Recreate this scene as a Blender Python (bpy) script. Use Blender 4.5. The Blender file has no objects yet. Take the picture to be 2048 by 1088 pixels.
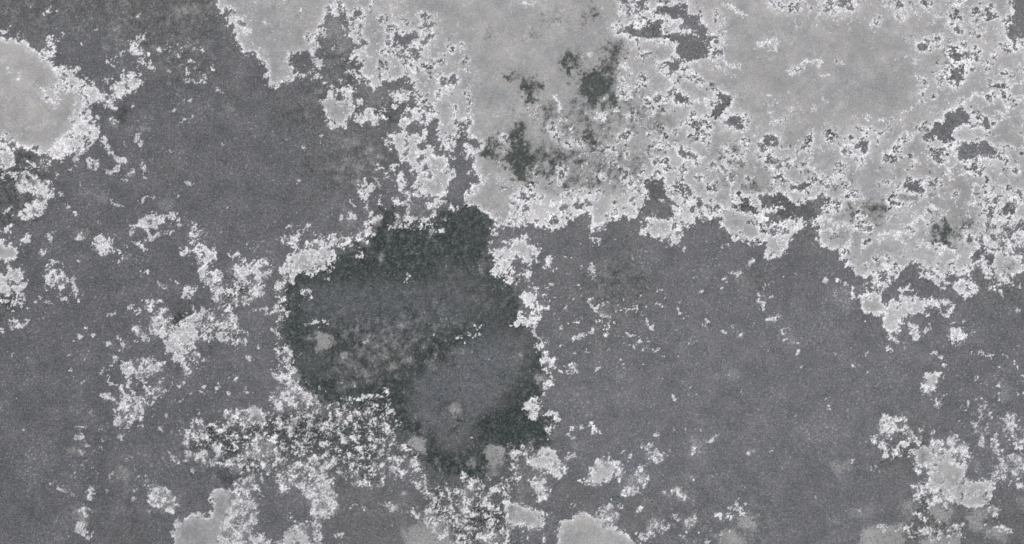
import bpy, math
import numpy as np

C = bpy.context.scene.collection
scene = bpy.context.scene
R = math.radians

# ---------------------------------------------------------------- camera, sky, sun, exposure
THICK = 0.030                                   # the slab lies flat; its worked face is this far above the ground
cam_d = bpy.data.cameras.new('camera')
cam = bpy.data.objects.new('camera', cam_d)
C.objects.link(cam)
cam_d.sensor_width = 36.0
cam_d.lens = 50.0
cam_d.clip_start, cam_d.clip_end = 0.05, 200.0
cam.location = (0, 0, THICK + 2.048 * 50.0 / 36.0)   # straight down on the slab
scene.camera = cam

SUN_EL, SUN_AZ = R(62), R(20)
world = bpy.data.worlds.new('World')
scene.world = world
world.use_nodes = True
wn = world.node_tree.nodes
sky = wn.new('ShaderNodeTexSky')
sky.sky_type = 'NISHITA'
sky.sun_disc = False
sky.sun_elevation = SUN_EL
sky.sun_rotation = SUN_AZ
sky.air_density = 1.0
sky.dust_density = 4.0
sky.ozone_density = 0.6
world.node_tree.links.new(sky.outputs[0], wn['Background'].inputs['Color'])
wn['Background'].inputs['Strength'].default_value = 0.10

sun_d = bpy.data.lights.new('sun', 'SUN')
sun_d.energy = 1.5
sun_d.angle = R(25)                             # hazy light, no hard shadows in the photograph
sun_d.color = (1.0, 0.953, 0.875)
sun = bpy.data.objects.new('sun', sun_d)
C.objects.link(sun)
sun.rotation_euler = (R(90) - SUN_EL, 0, R(180) - SUN_AZ)

scene.view_settings.view_transform = 'Standard'
scene.view_settings.look = 'None'
scene.view_settings.gamma = 1.0
scene.view_settings.exposure = -0.04

# ---------------------------------------------------------------- the drawing on the stone, traced by eye in quarter units, tile by tile
SHAPES = '''
#A 10
p 1 670,-20 700,60 740,110 720,190 730,270 780,330 830,420 850,480 830,560 880,600 890,680 930,740 980,680 1080,650 1180,640 1250,620 1270,720 1280,800 1330,830 1420,860 1440,920 1450,1020 1460,1110 2090,1110 2090,-20
#A 20
p 1 -10,-20 2090,-20 2090,1110 -10,1110
#A 30
p 1 -10,-20 2090,-20 2090,1110 -10,1110
#A 21
p 1 -20,-20 2070,-20 2070,980 2040,960 2010,840 1930,870 1800,830 1690,740 1630,620 1560,640 1490,640 1440,690 1350,700 1290,640 1280,560 1240,480 1190,480 1080,470 1050,560 1000,610 980,660 890,635 850,670 760,700 700,780 670,880 650,860 630,720 620,640 540,640 460,670 430,720 310,745 160,720 130,690 60,720 -20,735
#A 31
p 1 -10,-20 2090,-20 2090,1110 -10,1110
#A 11
p 1 1740,220 1770,100 1800,-10 2070,-20 2070,720 1950,730 1880,650 1850,620 1800,590 1740,550 1660,580 1690,450 1740,400 1790,350 1740,270
#A 00
p 1 -60,290 60,310 130,290 200,350 270,390 330,420 360,470 420,520 480,560 560,545 630,545 650,580 620,640 640,680 750,685 800,720 835,775 800,830 720,840 690,890 740,930 770,980 800,1040 760,1088 730,1130 700,1200 620,1220 590,1130 540,1250 480,1270 400,1260 330,1220 290,1190 200,1190 120,1180 60,1120 20,1090 -60,1080
p .3/.24 340,480 640,550 640,640 750,690 830,770 720,840 760,930 800,1050 760,1120 700,1200 560,1230 470,1260 330,1210 420,1150 540,1060 590,960 650,880 620,780 560,740 480,700 420,560
p .45/.35 340,700 430,670 480,760 470,880 400,890 340,800
p .6 60,520 140,520 200,650 150,690 70,600
p .32/.35 330,400 380,310 450,300 460,330 440,400 445,460 380,470 340,440
p .35/.3 900,740 960,640 1000,560 1060,540 1110,570 1070,590 1060,620 1090,650 1110,600 1170,610 1160,660 1120,700 1060,740 1000,750 940,760 920,780
p .3 830,800 930,740 940,780 920,830 935,870 920,905 870,880 835,840
e -1 575,665,16,20
e -1 410,780,6,6
e -1 1020,605,9,9
p 0 -40,260 60,235 120,215 190,245 170,265 100,255 20,280
p -.1 460,260 480,210 500,250 550,270 500,290
p .05/.2 320,110 360,60 410,55 430,110 380,130
p -.44 860,280 1700,280 1720,700 1250,700 1250,420 860,420
p -.05 890,440 940,460 930,520 950,560 900,580 880,500
p -.05 1050,330 1110,290 1160,340 1150,380 1110,400 1130,440 1060,440 1020,420
p .05 1100,520 1130,450 1180,440 1215,480 1230,540 1190,540 1150,500 1120,540
e .1 1335,400,26,22
l 8 1490,640 1560,655 1640,645 1640,600 1600,585
l 7 1120,390 1000,410 930,450
e .1 855,440,13,12
e .1 1520,800,16,14
e .1 1480,810,22,8
e .1 1390,885,12,16
e .1 1540,940,14,12
e .2 1055,855,12,20
e .1 1735,850,8,8
e -.1 1470,960,20,10
e .0 1420,745,8,8
e .1 775,240,14,10
e -.1 1350,560,12,20
f .5 820,340 860,340 890,400 850,410
fe .35 1830,870,40,30
fe .5 1150,1020,40,32
fe .5 1040,1030,30,24
fe .5 900,990,40,30
fe .4 340,350,40,16
e -.2 1740,720,30,20
e -.3 740,620,50,30
e -.35 850,650,40,40
p -.3 860,930 960,950 950,980 870,1000
p 1 1740,-20 1760,50 1730,100 1800,120 1850,190 1890,240 1880,290 1900,360 1920,410 1970,440 2048,435 2088,470 2128,490 2118,540 2138,580 2128,630 2148,695 2228,680 2238,650 2318,630 2378,600 2348,575 2308,480 2318,430 2378,400 2448,410 2488,330 2458,270 2528,240 2568,200 2608,140 2588,60 2688,20 2708,-20
p .25/.5 1730,60 1800,80 1900,110 1980,190 2010,250 1990,290 1920,260 1880,200 1800,120
e -.4 1970,250,30,40
t -.05 -20,-20 1750,-20 1880,240 1400,320 800,280 500,120 -20,250
w .35 -20,-20 1750,-20 1780,100 1300,330 900,200 450,80 -20,150
te .06 910,190,50,80
te .05 1380,60,200,60
de .25 1150,30,90,25
de .25 670,20,30,20
de .2 1380,270,80,60
de .22 1250,130,90,40
de .35 1000,900,60,50
te -.02 800,920,60,70
be .4 800,920,60,70
#A 01
p .5 -20,20 60,50 120,130 120,200 60,270 -20,240
t -.06 -20,20 60,50 120,130 120,200 60,270 -20,240
de .7 85,45,22,50
d .4 120,110 300,130 300,260 420,330 250,330 -20,330 -20,260 130,240
d .28 -20,330 420,330 420,480 250,700 -20,700
p -.3 130,200 310,180 310,250 150,270
l 10 700,120 610,150 610,230 560,270
l 8 700,160 720,250 760,280 770,230 700,180
p .2 800,20 860,10 870,50 910,80 870,120 870,150 840,130 800,60
l 12 880,130 940,170 960,210 1000,210 930,260 910,285 860,285
l 12 1110,-10 1090,30 1010,70
l 7 1090,30 1140,75
p .2 1090,240 1130,200 1160,200 1170,235 1205,235 1180,265 1140,250
e .1 1045,307,28,16
e .0 1060,265,20,9
l 6 970,330 1020,345
l 6 1150,270 1150,330
p .25/.45 100,300 150,290 230,260 270,280 310,330 330,370 440,370 420,420 410,470 420,510 370,520 370,560 330,620 260,660 240,690 200,680 180,640 110,660 100,640 200,570 240,560 280,490 250,460 180,470 110,440 130,400 120,350
e .8 250,360,45,40
e .7 300,550,40,40
p .1 -20,320 60,350 110,300 100,290 20,310
p .1 310,200 400,180 400,250 330,270
p .15 30,620 60,570 100,590 100,640 40,640
p .9 10,730 60,720 100,730 80,780 30,770
p .1 140,800 240,760 250,850 200,860 150,840
p .3 -20,830 40,830 60,870 150,850 170,920 140,960 110,1000 60,1010 20,1000 -20,980
p 1 -20,890 100,890 120,960 40,1000 -20,990
p .3 40,1030 100,1020 180,1060 190,1130 40,1130
e .0 400,800,26,26
fe .6 660,790,50,30
e .1 640,815,40,10
e .2 785,700,11,9
e -.2 540,570,20,20
e -.2 610,620,20,14
e -.1 1360,120,22,18
e .05 1515,380,35,13
e .1 625,370,9,7
e .1 450,310,12,12
e .0 490,465,22,14
e .0 1780,62,18,16
e .0 1680,62,8,10
e .1 930,525,9,9
e .1 1215,497,12,8
e .1 1090,522,16,9
e .05 1170,510,16,9
l 5 880,515 1000,570
l 5 1400,490 1440,470
f .35 1240,530 1300,510 1400,510 1400,570 1340,590 1260,580
b .8 1240,530 1300,510 1400,510 1400,570 1340,590 1260,580
fe .25 820,490,60,30
be .7 820,490,60,40
fe .3 660,470,50,24
p .3 1050,710 1070,680 1130,640 1200,630 1240,620 1280,620 1330,590 1400,600 1410,640 1400,690 1340,690 1270,700 1240,740 1190,780 1160,770 1110,740 1060,740
p .75 1070,720 1160,670 1240,700 1190,740
l 8 1360,720 1320,780 1380,770
l 9 1280,770 1220,830
l 9 1190,770 1190,830
l 7 1040,780 1090,740
p .3/.3 1050,830 1180,830 1180,880 1110,920 1060,890
l 8 1420,700 1450,715
p .4 750,790 840,780 860,840 880,890 890,920 830,960 780,950 760,890 720,870 740,840
de .5 800,800,25,14
p .15 930,940 990,850 1000,930 960,960
p .0 880,890 940,860 940,890 900,920
p .25 1510,710 1540,680 1590,700 1580,760 1610,800 1560,810 1520,800
p .2 1420,930 1460,880 1560,850 1630,840 1690,880 1740,950 1740,990 1700,1020 1640,1030 1560,980 1570,920 1530,920 1450,960 1420,1000
p .8 1630,880 1700,910 1710,980 1640,990
p .05 1560,1000 1640,1030 1720,1100 1560,1100
p .1 1800,930 1830,920 1850,970 1880,930 1930,930 1950,990 1860,1000
p .35 1860,1060 1950,990 2000,1020 2070,1000 2070,1100 1880,1100
p .05 1980,920 2060,900 2060,960 2000,960
l 7 390,990 430,1000 490,1010 500,1030
p -.15 310,1040 420,1050 520,1090 420,1110
p .0 1090,1050 1160,1080 1160,1110 1100,1070
p -.35 300,900 410,900 410,960 320,950
p -.62 300,700 1000,700 1000,1088 300,1088 300,960 700,960 720,780 300,780
#A 10
p .2/.5 410,270 480,240 540,190 600,290 570,310 490,290 450,340 480,370 500,420 440,470 420,400
p .25/.5 540,60 640,10 700,60 690,120 600,150 560,110
p .35/.5 690,60 850,60 880,200 870,400 850,560 790,480 790,350 720,270 730,180
p .25/.55 1000,180 1110,160 1140,250 1240,240 1330,170 1300,130 1400,100 1430,150 1390,190 1380,320 1330,400 1290,480 1270,560 1220,500 1150,460 1080,400 1010,330
p 1 1140,180 1240,180 1230,235 1150,240
p -1.3/.25 1130,280 1240,255 1240,310 1190,370 1120,360 1085,340
e -1 1082,240,26,20
e -1 820,140,24,30
e -.8 745,185,26,20
e -1 1345,130,18,22
e -1 1355,350,13,30
e -1 1275,360,22,20
e -1 1260,430,38,45
e -.5 1170,430,34,34
e -1 1265,505,10,25
te .06 1170,430,40,36
p .35 1240,480 1300,540 1290,620 1250,700 1230,600 1180,560
p .3/.45 1400,540 1440,560 1480,600 1550,620 1620,600 1600,700 1560,760 1500,780 1440,870 1420,820 1450,740 1440,660 1450,600
e -1 1465,595,14,12
e -1.2 1480,670,26,18
e -1 1440,695,10,9
e -1 1580,660,20,18
e -1 1540,720,14,14
p .5/.45 1540,540 1600,500 1640,440 1720,510 1750,560 1730,600 1690,560 1620,560
de .6 1700,530,28,28
p -1 260,430 330,400 420,420 440,470 420,590 300,580
t .14 560,150 690,150 720,270 780,370 740,440 640,440 620,330 560,280
p .05 440,560 510,500 515,600 470,610 440,590
l 8 330,600 280,630
e .1 375,625,14,18
p -.1 520,660 600,660 580,690 530,680
p .0 640,545 720,540 760,580 700,560
p -.45 480,300 600,300 740,450 720,540 500,500
p .25 700,560 780,560 850,590 840,630 780,630 730,590
p .1 740,440 800,400 840,480 800,500 730,500
de .5 780,500,60,30
p .3/.4 570,720 620,700 680,670 760,690 800,650 790,780 740,820 700,790 710,730 640,730 600,800 560,780
p 1/.3 540,790 570,750 600,770 610,795 690,800 760,830 780,890 770,930 720,970 710,1000 640,1000 580,960 540,900
p -1.2/.3 625,745 700,735 690,790 620,795
p .25 640,1000 720,980 730,1080 690,1050
p .6 800,810 830,770 870,770 880,820 860,850 820,820
p .55 790,900 860,880 930,870 950,920 890,960 880,1000 850,1010 820,980
p .05 900,960 1040,910 1050,960 1000,1010 910,1000
p .15 1030,740 1160,700 1270,720 1280,800 1240,780 1200,830 1110,840 1040,800
p -.05 920,860 1030,850 1110,830 1130,850 1050,870 940,890
d .45 950,850 1230,830 1220,920 1150,980 1000,960 940,900
p .15 1150,900 1240,860 1330,850 1440,900 1440,960 1370,980 1330,1040 1220,990 1150,1110 1030,1110 1120,1000
p -1.1/.3 1250,990 1330,1010 1340,1060 1260,1060
p -1.1/.3 1060,1000 1150,1010 1150,1060 1060,1050
p -1.1/.3 1380,960 1430,950 1450,1088 1390,1050
p .65/.45 1440,900 1720,900 1730,1010 1600,1000 1560,1088 1460,1088
p -.15/.5 1600,960 1700,930 1720,1050 1760,1110 1560,1110 1620,1040
d .3 1600,960 1700,930 1720,1050 1760,1110 1560,1110 1620,1040
d .3 180,900 520,880 520,1060 180,1040
p -1.2/.3 800,660 860,610 880,640 870,720 900,740 820,800 800,740
p -1.1/.3 980,660 1060,650 1090,700 1060,730 980,740
e -1.2 1125,690,26,24
p -1.2/.3 1190,640 1240,630 1250,690 1210,710 1180,690
e -1 1090,775,12,14
e -1 1225,805,26,18
p -1 760,810 800,810 850,850 810,870 770,850
d .5 1700,760 1760,760 1770,830 1740,820
dl .6 10 1850,830 1890,800
de .4 1780,60,10,12
de .2 1890,260,60,40
w .5 880,320 980,300 980,420 890,400
t -.06 880,320 980,300 980,420 890,400
d .4 1990,540 2048,560 2048,640 2010,620
#A 20
d .45 230,150 320,110 400,130 400,170 250,180
dl .75 22 560,185 640,120 690,80
de .3 460,240,20,30
de .3 160,280,40,35
d .85 400,430 480,400 500,450 560,470 500,570 470,570 410,520
d .75 740,350 890,350 900,440 840,480 830,590 800,680 820,830 740,850 640,830 480,800 530,720 540,620 600,570 700,560 740,490 780,430 720,400
d 1 540,600 740,560 800,620 740,760 620,760 530,700
d .95 80,650 230,630 220,690 180,760 170,850 110,840 90,740
d .8 -20,560 60,590 30,640 -20,620
de .6 330,830,25,25
de .5 20,870,16,16
de .95 50,1040,50,60
de .95 600,1050,50,50
de .5 430,1050,30,30
de .5 900,850,40,22
dl .5 10 220,960 270,1000 270,1050
de .5 640,890,30,18
de .5 410,620,10,20
de .5 340,690,30,8
de .4 280,900,80,60
l 10 490,600 530,640
p .45/.4 570,430 620,410 680,430 620,470 580,470
e -1 590,430,6,7
p .15/.5 870,-20 1000,-20 1000,60 1090,60 1050,120 920,160 900,110 820,120
p -1.1/.3 880,-20 945,-20 940,45 900,40
p -1.1/.3 1000,-20 1080,-20 1080,70 1020,60
p -1/.35 1100,80 1250,40 1380,20 1400,130 1520,120 1530,200 1580,330 1560,430 1480,470 1400,470 1330,490 1300,400 1330,350 1200,310 1080,310 960,300 880,250 910,200 1040,160 1100,150
p .1/.5 800,180 880,170 890,260 850,290 820,260
p .05/.5 1100,90 1250,120 1300,160 1270,240 1200,280 1180,180
p .2/.5 1280,170 1400,200 1440,250 1330,300 1270,260
p .4 1440,250 1490,260 1490,320 1440,310
p .8 1110,0 1240,-10 1230,40 1110,70
t .08 880,180 1100,160 1540,120 1540,300 1200,310 960,300
d .35 1090,110 1250,120 1260,260 1150,260
p .1/.45 1160,480 1350,480 1400,540 1300,580 1260,600 1150,570
p -1.1/.3 1250,490 1350,500 1330,560 1260,600 1240,540
p .1/.45 1340,490 1420,470 1500,470 1440,530 1380,530
p 1/.25 1160,350 1290,340 1320,400 1290,460 1200,470 1160,400
p .25/.45 1560,280 1640,300 1640,370 1690,400 1680,470 1620,470 1580,400
e -.8 1660,320,26,28
e -.9 1640,410,26,26
p -.15/.5 1040,790 1160,740 1230,820 1130,880 1060,850
d .4 1040,790 1160,740 1230,820 1130,880 1060,850
p .3/.4 1260,760 1350,720 1440,790 1500,760 1420,850 1290,840
p -1.1/.3 1290,770 1350,740 1420,790 1400,830 1290,810
d .35 1290,770 1350,740 1420,790 1400,830 1290,810
p .2/.45 1560,850 1640,720 1740,720 1760,860 1700,960 1580,960
p -1.1/.3 1660,750 1740,740 1730,870 1660,920 1600,950 1590,890 1650,860
d .35 1660,750 1740,740 1730,870 1660,920 1600,950 1590,890 1650,860
de .75 1600,660,35,40
p .2/.45 1650,950 1750,920 1910,940 1920,1010 1800,1050 1690,1030
p -1.1/.3 1760,930 1800,940 1870,1000 1850,1030 1770,1000
p .1/.5 1280,1040 1340,980 1420,950 1440,980 1350,1030 1310,1100 1280,1090
p .35 1860,670 1900,690 1870,750
s 8 1700,20 1760,50 1820,90 1870,130
s 8 1690,500 1800,520 1830,570
s 10 680,920 740,940
s 14 860,780 940,760
s 14 1060,790 1170,740
s 14 880,520 910,560
s 10 320,770 400,850
s 12 380,940 390,970
s 8 900,920 940,950
s 8 1320,420 1310,360 1230,335 1160,360
s 7 1300,600 1400,560 1460,560
s 8 1250,620 1290,660
s 10 1500,690 1540,680
s 8 1740,820 1750,780 1800,770
s 8 1450,820 1520,800 1560,840
p .55 60,-10 240,-10 220,40 130,50 60,20
s 14 1960,360 2020,340 2048,310
d .2 540,1000 700,980 640,1088 540,1088
b .5 540,560 820,560 820,800 540,800
b .5 80,640 220,640 180,850 100,850
#A 30
p .25/.5 390,-20 740,-20 720,60 620,130 540,150 500,120 430,110 390,50
p -.25/.4 580,10 720,30 690,80 610,60
e -1.2 245,0,30,24
e -1.1 560,100,16,15
e -.7 430,70,14,18
de .4 330,25,26,26
p .3/.5 870,20 1100,-20 1110,60 1000,70
e -1.2 1050,40,30,28
p .35/.5 1000,90 1110,100 1110,190 1050,200
e -1.1 1070,140,20,20
p .1/.5 820,170 900,110 930,130 880,220 830,240
e -1.2 1540,3,30,14
s 12 1500,20 1570,24
e .35 1770,110,50,62
e -1.3 1770,110,32,42
p .3/.4 1900,-20 2010,40 1970,140 1940,220 1930,320 1900,330 1880,260 1910,120 1940,60
p -1.2/.3 2080,-20 1930,-20 1990,60 1950,150 1920,230 1920,330 1950,360 1990,300 2080,320
p .3/.4 1900,380 1990,310 2080,320 2080,420 1950,410
p .7/.4 1100,80 1300,80 1500,160 1700,180 1760,250 1700,300 1600,260 1400,180
p .45/.4 1300,170 1380,180 1370,210 1310,210
p .45/.4 1660,200 1760,240 1720,300 1680,260
p .35/.45 1170,320 1420,250 1400,290 1310,410 1240,430 1190,400
p -1.2/.25 1200,350 1250,340 1275,380 1250,420 1220,400
e -1 1290,355,20,18
e -1 1340,325,13,12
e -1 1375,295,10,12
p .35/.45 1420,380 1500,350 1640,420 1670,500 1650,570 1570,600 1570,680 1500,720 1380,670 1330,590 1400,540 1440,500
p -1.1/.25 1460,400 1500,360 1530,380 1530,430 1560,470 1490,520 1470,490
p -1.1/.25 1490,540 1560,530 1570,620 1510,680 1440,650 1480,580
p -1.1/.3 1345,600 1440,630 1380,640
t .14 1440,360 1580,360 1580,690 1430,660
e -1 1600,440,40,20
e -1 1640,540,24,22
p .45/.45 1170,570 1230,620 1300,700 1240,770 1200,700
e -1 1190,610,13,12
e -1.2 1265,680,22,24
p .35/.4 1700,500 1800,470 1820,510 1780,550 1700,550
p -1.1/.3 1590,800 1540,830 1450,920 1360,1000 1260,1050 1260,1110 1480,1110 1500,1020 1560,990 1640,1000 1600,940 1560,850
t .08 1590,800 1450,920 1500,1020 1640,1000
d .2 1400,950 1500,900 1480,1100 1400,1100
p -1.2/.25 1720,950 1780,930 1790,980 1750,1030 1720,1000
p -.9 1630,980 1725,985 1725,1010 1640,1005
s 9 1650,750 1760,775 1850,770 1930,830 1900,930 1800,930 1720,930
s 9 1680,970 1630,950 1580,900 1570,850 1600,790 1650,750
s 7 1760,775 1800,720
s 8 1890,600 1920,680 2000,660 2060,650
s 8 1930,700 1930,790 2060,790
s 9 1500,1020 1530,980 1700,1020 1780,1050
s 9 1560,840 1450,900 1380,980 1260,1040
p .2/.5 180,560 270,510 260,590 190,590
e -.9 190,580,12,10
e -.9 245,575,12,10
s 10 270,520 320,490 410,480 400,530
s 8 140,550 190,590
s 8 430,600 490,590
p .4/.5 530,490 600,440 630,520 590,550
p .45/.4 890,450 930,440 920,490
p .1/.5 20,330 80,350 80,400 50,420 20,390
e .55 235,640,30,40
p .55 430,780 500,780 490,830 440,830
e .4 790,1050,26,30
e -1 790,1057,13,16
p .45 1060,890 1130,900 1100,930
s 8 800,930 830,940
s 8 900,960 930,990
p .4 1060,1060 1130,1040 1130,1088 1060,1100
we .6 370,910,50,50
te -.05 370,910,50,50
te -.05 850,720,350,120
be .25 850,720,350,120
te -.04 60,620,80,60
p .1 30,960 70,960 60,1000 30,990
#A 11
p .2 490,-10 530,-10 530,40 560,70 530,75 500,40
p .4/.5 1030,40 1050,-20 1390,-20 1390,40 1280,60 1290,110 1400,80 1430,120 1410,150 1540,180 1550,250 1590,300 1550,350 1540,410 1480,470 1400,490 1330,500 1290,450 1250,400 1290,350 1240,310 1180,240 1140,180 1160,120 1120,100 1060,80
p 1/.3 1270,350 1380,340 1440,290 1560,290 1530,400 1470,460 1390,480 1330,440 1300,390
p .9 1200,140 1270,130 1280,190 1210,200
p .8 1410,190 1530,190 1530,250 1420,270
p .8 1080,10 1370,-10 1340,40 1180,50 1100,60
e -1.1 1360,245,35,25
de .5 1360,245,40,30
e -1.1 1270,290,30,25
e -1 1400,312,20,18
e -1 1330,170,18,22
e -.9 1240,220,14,12
e -1 1345,190,16,10
p .2 960,240 1000,210 1040,250 1090,210 1130,230 1120,290 1050,280 970,260
p .15 1030,340 1060,310 1090,330 1060,360
p .4 1110,330 1180,310 1240,340 1180,390 1170,440 1150,430 1130,370
p .3/.3 800,420 850,370 910,350 920,390 940,420 910,480 860,490 810,500
l 10 950,350 1000,400
p .2 740,500 770,510 800,560 790,590 750,560
p .15 960,480 1060,460 1010,520 1050,560 1030,600 1000,560
p -.15 1060,500 1150,490 1150,590 1060,560
l 7 900,490 880,540 890,580
p .2 850,630 900,600 940,590 940,620 880,640
l 12 1180,460 1220,480 1200,520 1230,560 1215,620
p .25 1165,500 1200,470 1215,550 1180,540
p .05 1070,600 1130,590 1100,640
e .0 680,660,28,22
e .15 770,640,32,26
p .45 1480,80 1530,30 1590,40 1610,90 1560,110 1490,110
p .0 1480,-10 1580,-10 1560,40
p .1/.5 1650,100 1700,80 1760,100 1770,170 1740,200 1680,180
e -.1 1590,170,36,36
e -.1 1690,300,30,22
d 1 1790,60 1860,25 1920,50 1945,100 1930,150 1870,180 1810,130
d 1 1940,180 2000,150 2060,100 2060,260 2010,240
p .3/.4 1660,580 1680,470 1740,370 1830,320 1870,370 1800,430 1720,470
p .2/.45 1360,540 1430,500 1500,500 1520,560 1580,560 1640,580 1650,600 1560,600 1480,570 1420,560 1370,600
de .35 1550,510,50,40
p .0 1260,450 1330,460 1330,500 1280,490
p .0 1490,460 1570,450 1530,490
d .98 960,660 1060,590 1120,620 1200,660 1250,680 1360,700 1430,640 1460,590 1560,610 1650,610 1740,555 1800,600 1850,640 1862,720 1850,880 1850,960 1840,1100 540,1100 560,1060 700,960 680,900 850,880 930,790 950,700
fe .7 965,680,24,24
fe .7 1130,690,30,30
fe .6 1330,650,30,20
fe .45 1410,770,36,30
fe .3 880,830,45,40
fe .4 740,915,50,20
fe .8 1005,970,14,40
de -.35 1750,800,70,70
de -.25 1550,1040,160,70
p -.4/.5 960,680 1400,660 1560,640 1500,780 1100,760
l 10 1120,650 1250,660 1360,680 1400,640 1430,600
p .1/.5 370,870 420,820 530,820 640,790 700,800 730,830 800,780 830,760 870,690 930,660 940,700 920,760 950,790 900,830 800,860 760,890 640,890 500,900
l 9 940,690 960,660 1010,640
p .5/.4 210,1000 240,950 330,920 450,910 590,900 680,940 640,1000 560,1060 540,1110 210,1110
p -.1/.5 760,880 850,880 850,980 820,1000 800,930
p .2/.5 190,790 230,775 280,790 330,780 365,810 340,860 320,910 270,890 200,860
e -.8 240,800,9,8
l 12 370,780 430,740 455,770
l 8 250,740 300,690 330,715
p .1/.5 -10,1000 70,960 130,980 120,1030 150,1110 -10,1110
e .1 345,370,10,9
e .0 370,95,6,6
e -.1 150,700,10,8
p -.45 600,640 760,600 760,760 600,780
p -.5 600,100 900,100 900,280 620,250
f .35 690,60 760,0 850,-20 850,40 780,90 700,90
d .3 640,40 700,100 850,100 1140,120 1120,200 880,180 640,160
p .05/.5 1870,740 1950,730 1930,800 1870,800
l 9 1860,850 1880,920
p .35/.45 1880,950 1980,850 2060,820 2060,1110 1900,1110 1880,1040 1900,1000
fe .4 1800,1040,30,40
d .3 330,150 460,150 500,280 430,280
d .25 560,300 700,330 700,420 600,420
#A 21
d 1 -20,-20 100,-20 110,100 200,180 150,260 160,350 120,390 40,360 -20,270
d .85 560,-20 700,-20 640,70 590,60
w .5 650,20 780,40 760,140 680,120
de .2 710,90,60,50
p -1.1/.3 1060,360 1130,330 1200,350 1250,390 1250,470 1190,490 1090,460
d .4 1060,360 1130,330 1200,350 1250,390 1250,470 1190,490 1090,460
p -1.2/.3 1060,480 1120,500 1230,520 1280,590 1270,640 1180,650 1080,620 1040,580
p .1/.5 1120,490 1220,500 1220,550 1180,560
p -1.2/.3 1350,470 1380,420 1430,410 1420,460 1390,510
de .3 1390,460,40,40
p .2/.45 1320,90 1440,110 1460,140 1400,210 1340,170
p -1.2/.3 1340,100 1440,130 1400,190 1360,170
p .25/.5 1100,70 1200,30 1290,70 1370,60 1330,110 1200,90 1120,110
p -.9 1180,62 1280,62 1280,82 1200,82
de .5 1240,70,50,18
p .35/.5 400,430 660,440 700,500 630,600 560,640 470,650 400,600 380,520
p -1.1/.35 480,520 590,540 580,600 510,580
p -1.1/.35 390,550 450,560 410,590
e -1.1 430,620,14,14
p .25/.5 -20,460 90,400 160,470 130,560 130,690 -20,720
p -1.1/.35 70,620 130,560 135,630 90,630
p -.9 50,480 130,500 130,530 60,510
e -.8 165,470,15,14
p .6/.35 140,480 400,480 400,720 160,720
t .08 120,480 420,460 420,720 160,720
t .08 640,440 900,430 1000,560 840,660 760,700 680,760 640,640
w .35 120,480 420,460 620,460 1000,430 1000,600 760,700 160,720
p .45/.45 850,280 950,290 970,380 920,400 850,380
p .55/.45 880,420 1060,440 1060,560 980,660 940,560
d .85 300,130 350,150 350,200 330,230 310,190
d .9 370,300 430,290 420,410 380,380 380,340
p .1/.5 340,240 420,240 440,300 410,420 350,420 370,320
de .9 510,160,26,24
p .3/.5 650,280 760,290 760,360 700,350
de .7 710,325,42,26
e -.9 720,330,20,14
e -1 900,330,20,18
e -1 940,435,16,14
p .3/.5 400,30 440,40 470,110 440,120
p .35/.5 540,130 640,150 620,190 560,170
e -1.1 2010,90,28,26
p .35/.4 1240,400 1440,390 1440,480 1600,500 1630,620 1490,640 1440,680 1290,640 1260,500
p .2/.45 1240,385 1440,385 1440,420 1260,420
e .9 1290,470,45,40
de .2 1290,480,45,30
p -1.1/.35 1350,460 1380,420 1430,410 1420,470 1390,510
p -1.1/.35 1490,500 1540,500 1560,560 1510,600 1480,560
p -1/.4 1570,560 1640,560 1620,600 1590,600
e .2 1560,590,40,20
d .5 1490,630 1640,650 1600,720 1500,690
p -.35/.5 1480,640 1620,640 1560,730 1500,700
p .1/.5 1440,130 1560,180 1520,260 1430,230
p .35/.5 1660,60 1900,120 1850,190 1760,260 1740,400 1690,300 1700,180
e -.9 1695,95,18,18
de .25 1740,180,60,80
de .4 1850,110,40,30
d .75 1770,470 1870,390 2000,390 2060,420 2060,450 1950,410 1860,460 1930,540 1960,600 1900,630 1790,550
p -1/.35 1780,540 1870,500 1940,560 1980,640 2060,650 2060,720 2020,660 1900,630 1800,580
p -.7/.35 1780,480 1850,420 1860,470 1800,540
d .6 1780,480 1870,400 1860,470 1940,560 1960,610 1790,560
t -.05 1860,410 2060,400 2060,540 1920,530
s 7 1740,350 1750,460 1770,560 1690,570
s 8 1650,590 1790,580 1900,630 2010,680 2020,730
s 8 1640,640 1690,740 1800,830 1940,868 2005,835
s 8 1300,90 1350,150 1380,200
p .6/.4 1040,660 1090,630 1180,655 1290,650 1350,690 1350,760 1420,790 1350,800 1340,850 1300,880 1230,870 1200,800 1130,820 1040,770
p 1/.35 1070,680 1280,680 1330,720 1280,780 1080,760
p .1/.5 1210,790 1350,780 1340,850 1300,880 1230,870
p .2/.45 1350,690 1420,690 1420,720 1370,720
t .06 1040,660 1350,660 1350,800 1040,780
p .45/.45 -20,820 110,800 180,830 180,870 220,910 180,960 200,1010 150,1040 100,1010 60,960 0,1010 -20,1010
e .9 70,870,50,40
p -.05 240,1060 280,980 330,940 360,1100 300,1100
p -.3 370,900 440,900 440,1000 400,980
e .1 540,1050,10,10
e .2 640,1060,16,30
e .1 1380,910,14,12
e -.1 960,970,12,8
e -.15 1910,1010,30,26
e -.3 820,820,20,30
e -.3 1690,880,30,20
d .14 780,760 1060,760 1060,1088 780,1088
p .3/.45 630,640 760,700 700,780 670,880 650,860
p .4/.45 620,440 730,470 700,520 640,600
d .12 160,100 1000,100 1050,400 300,400
b .5 160,100 1000,100 1050,400 300,400
t -.03 400,100 1000,100 1050,400 300,400
t .05 1780,960 2048,960
#A 31
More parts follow.
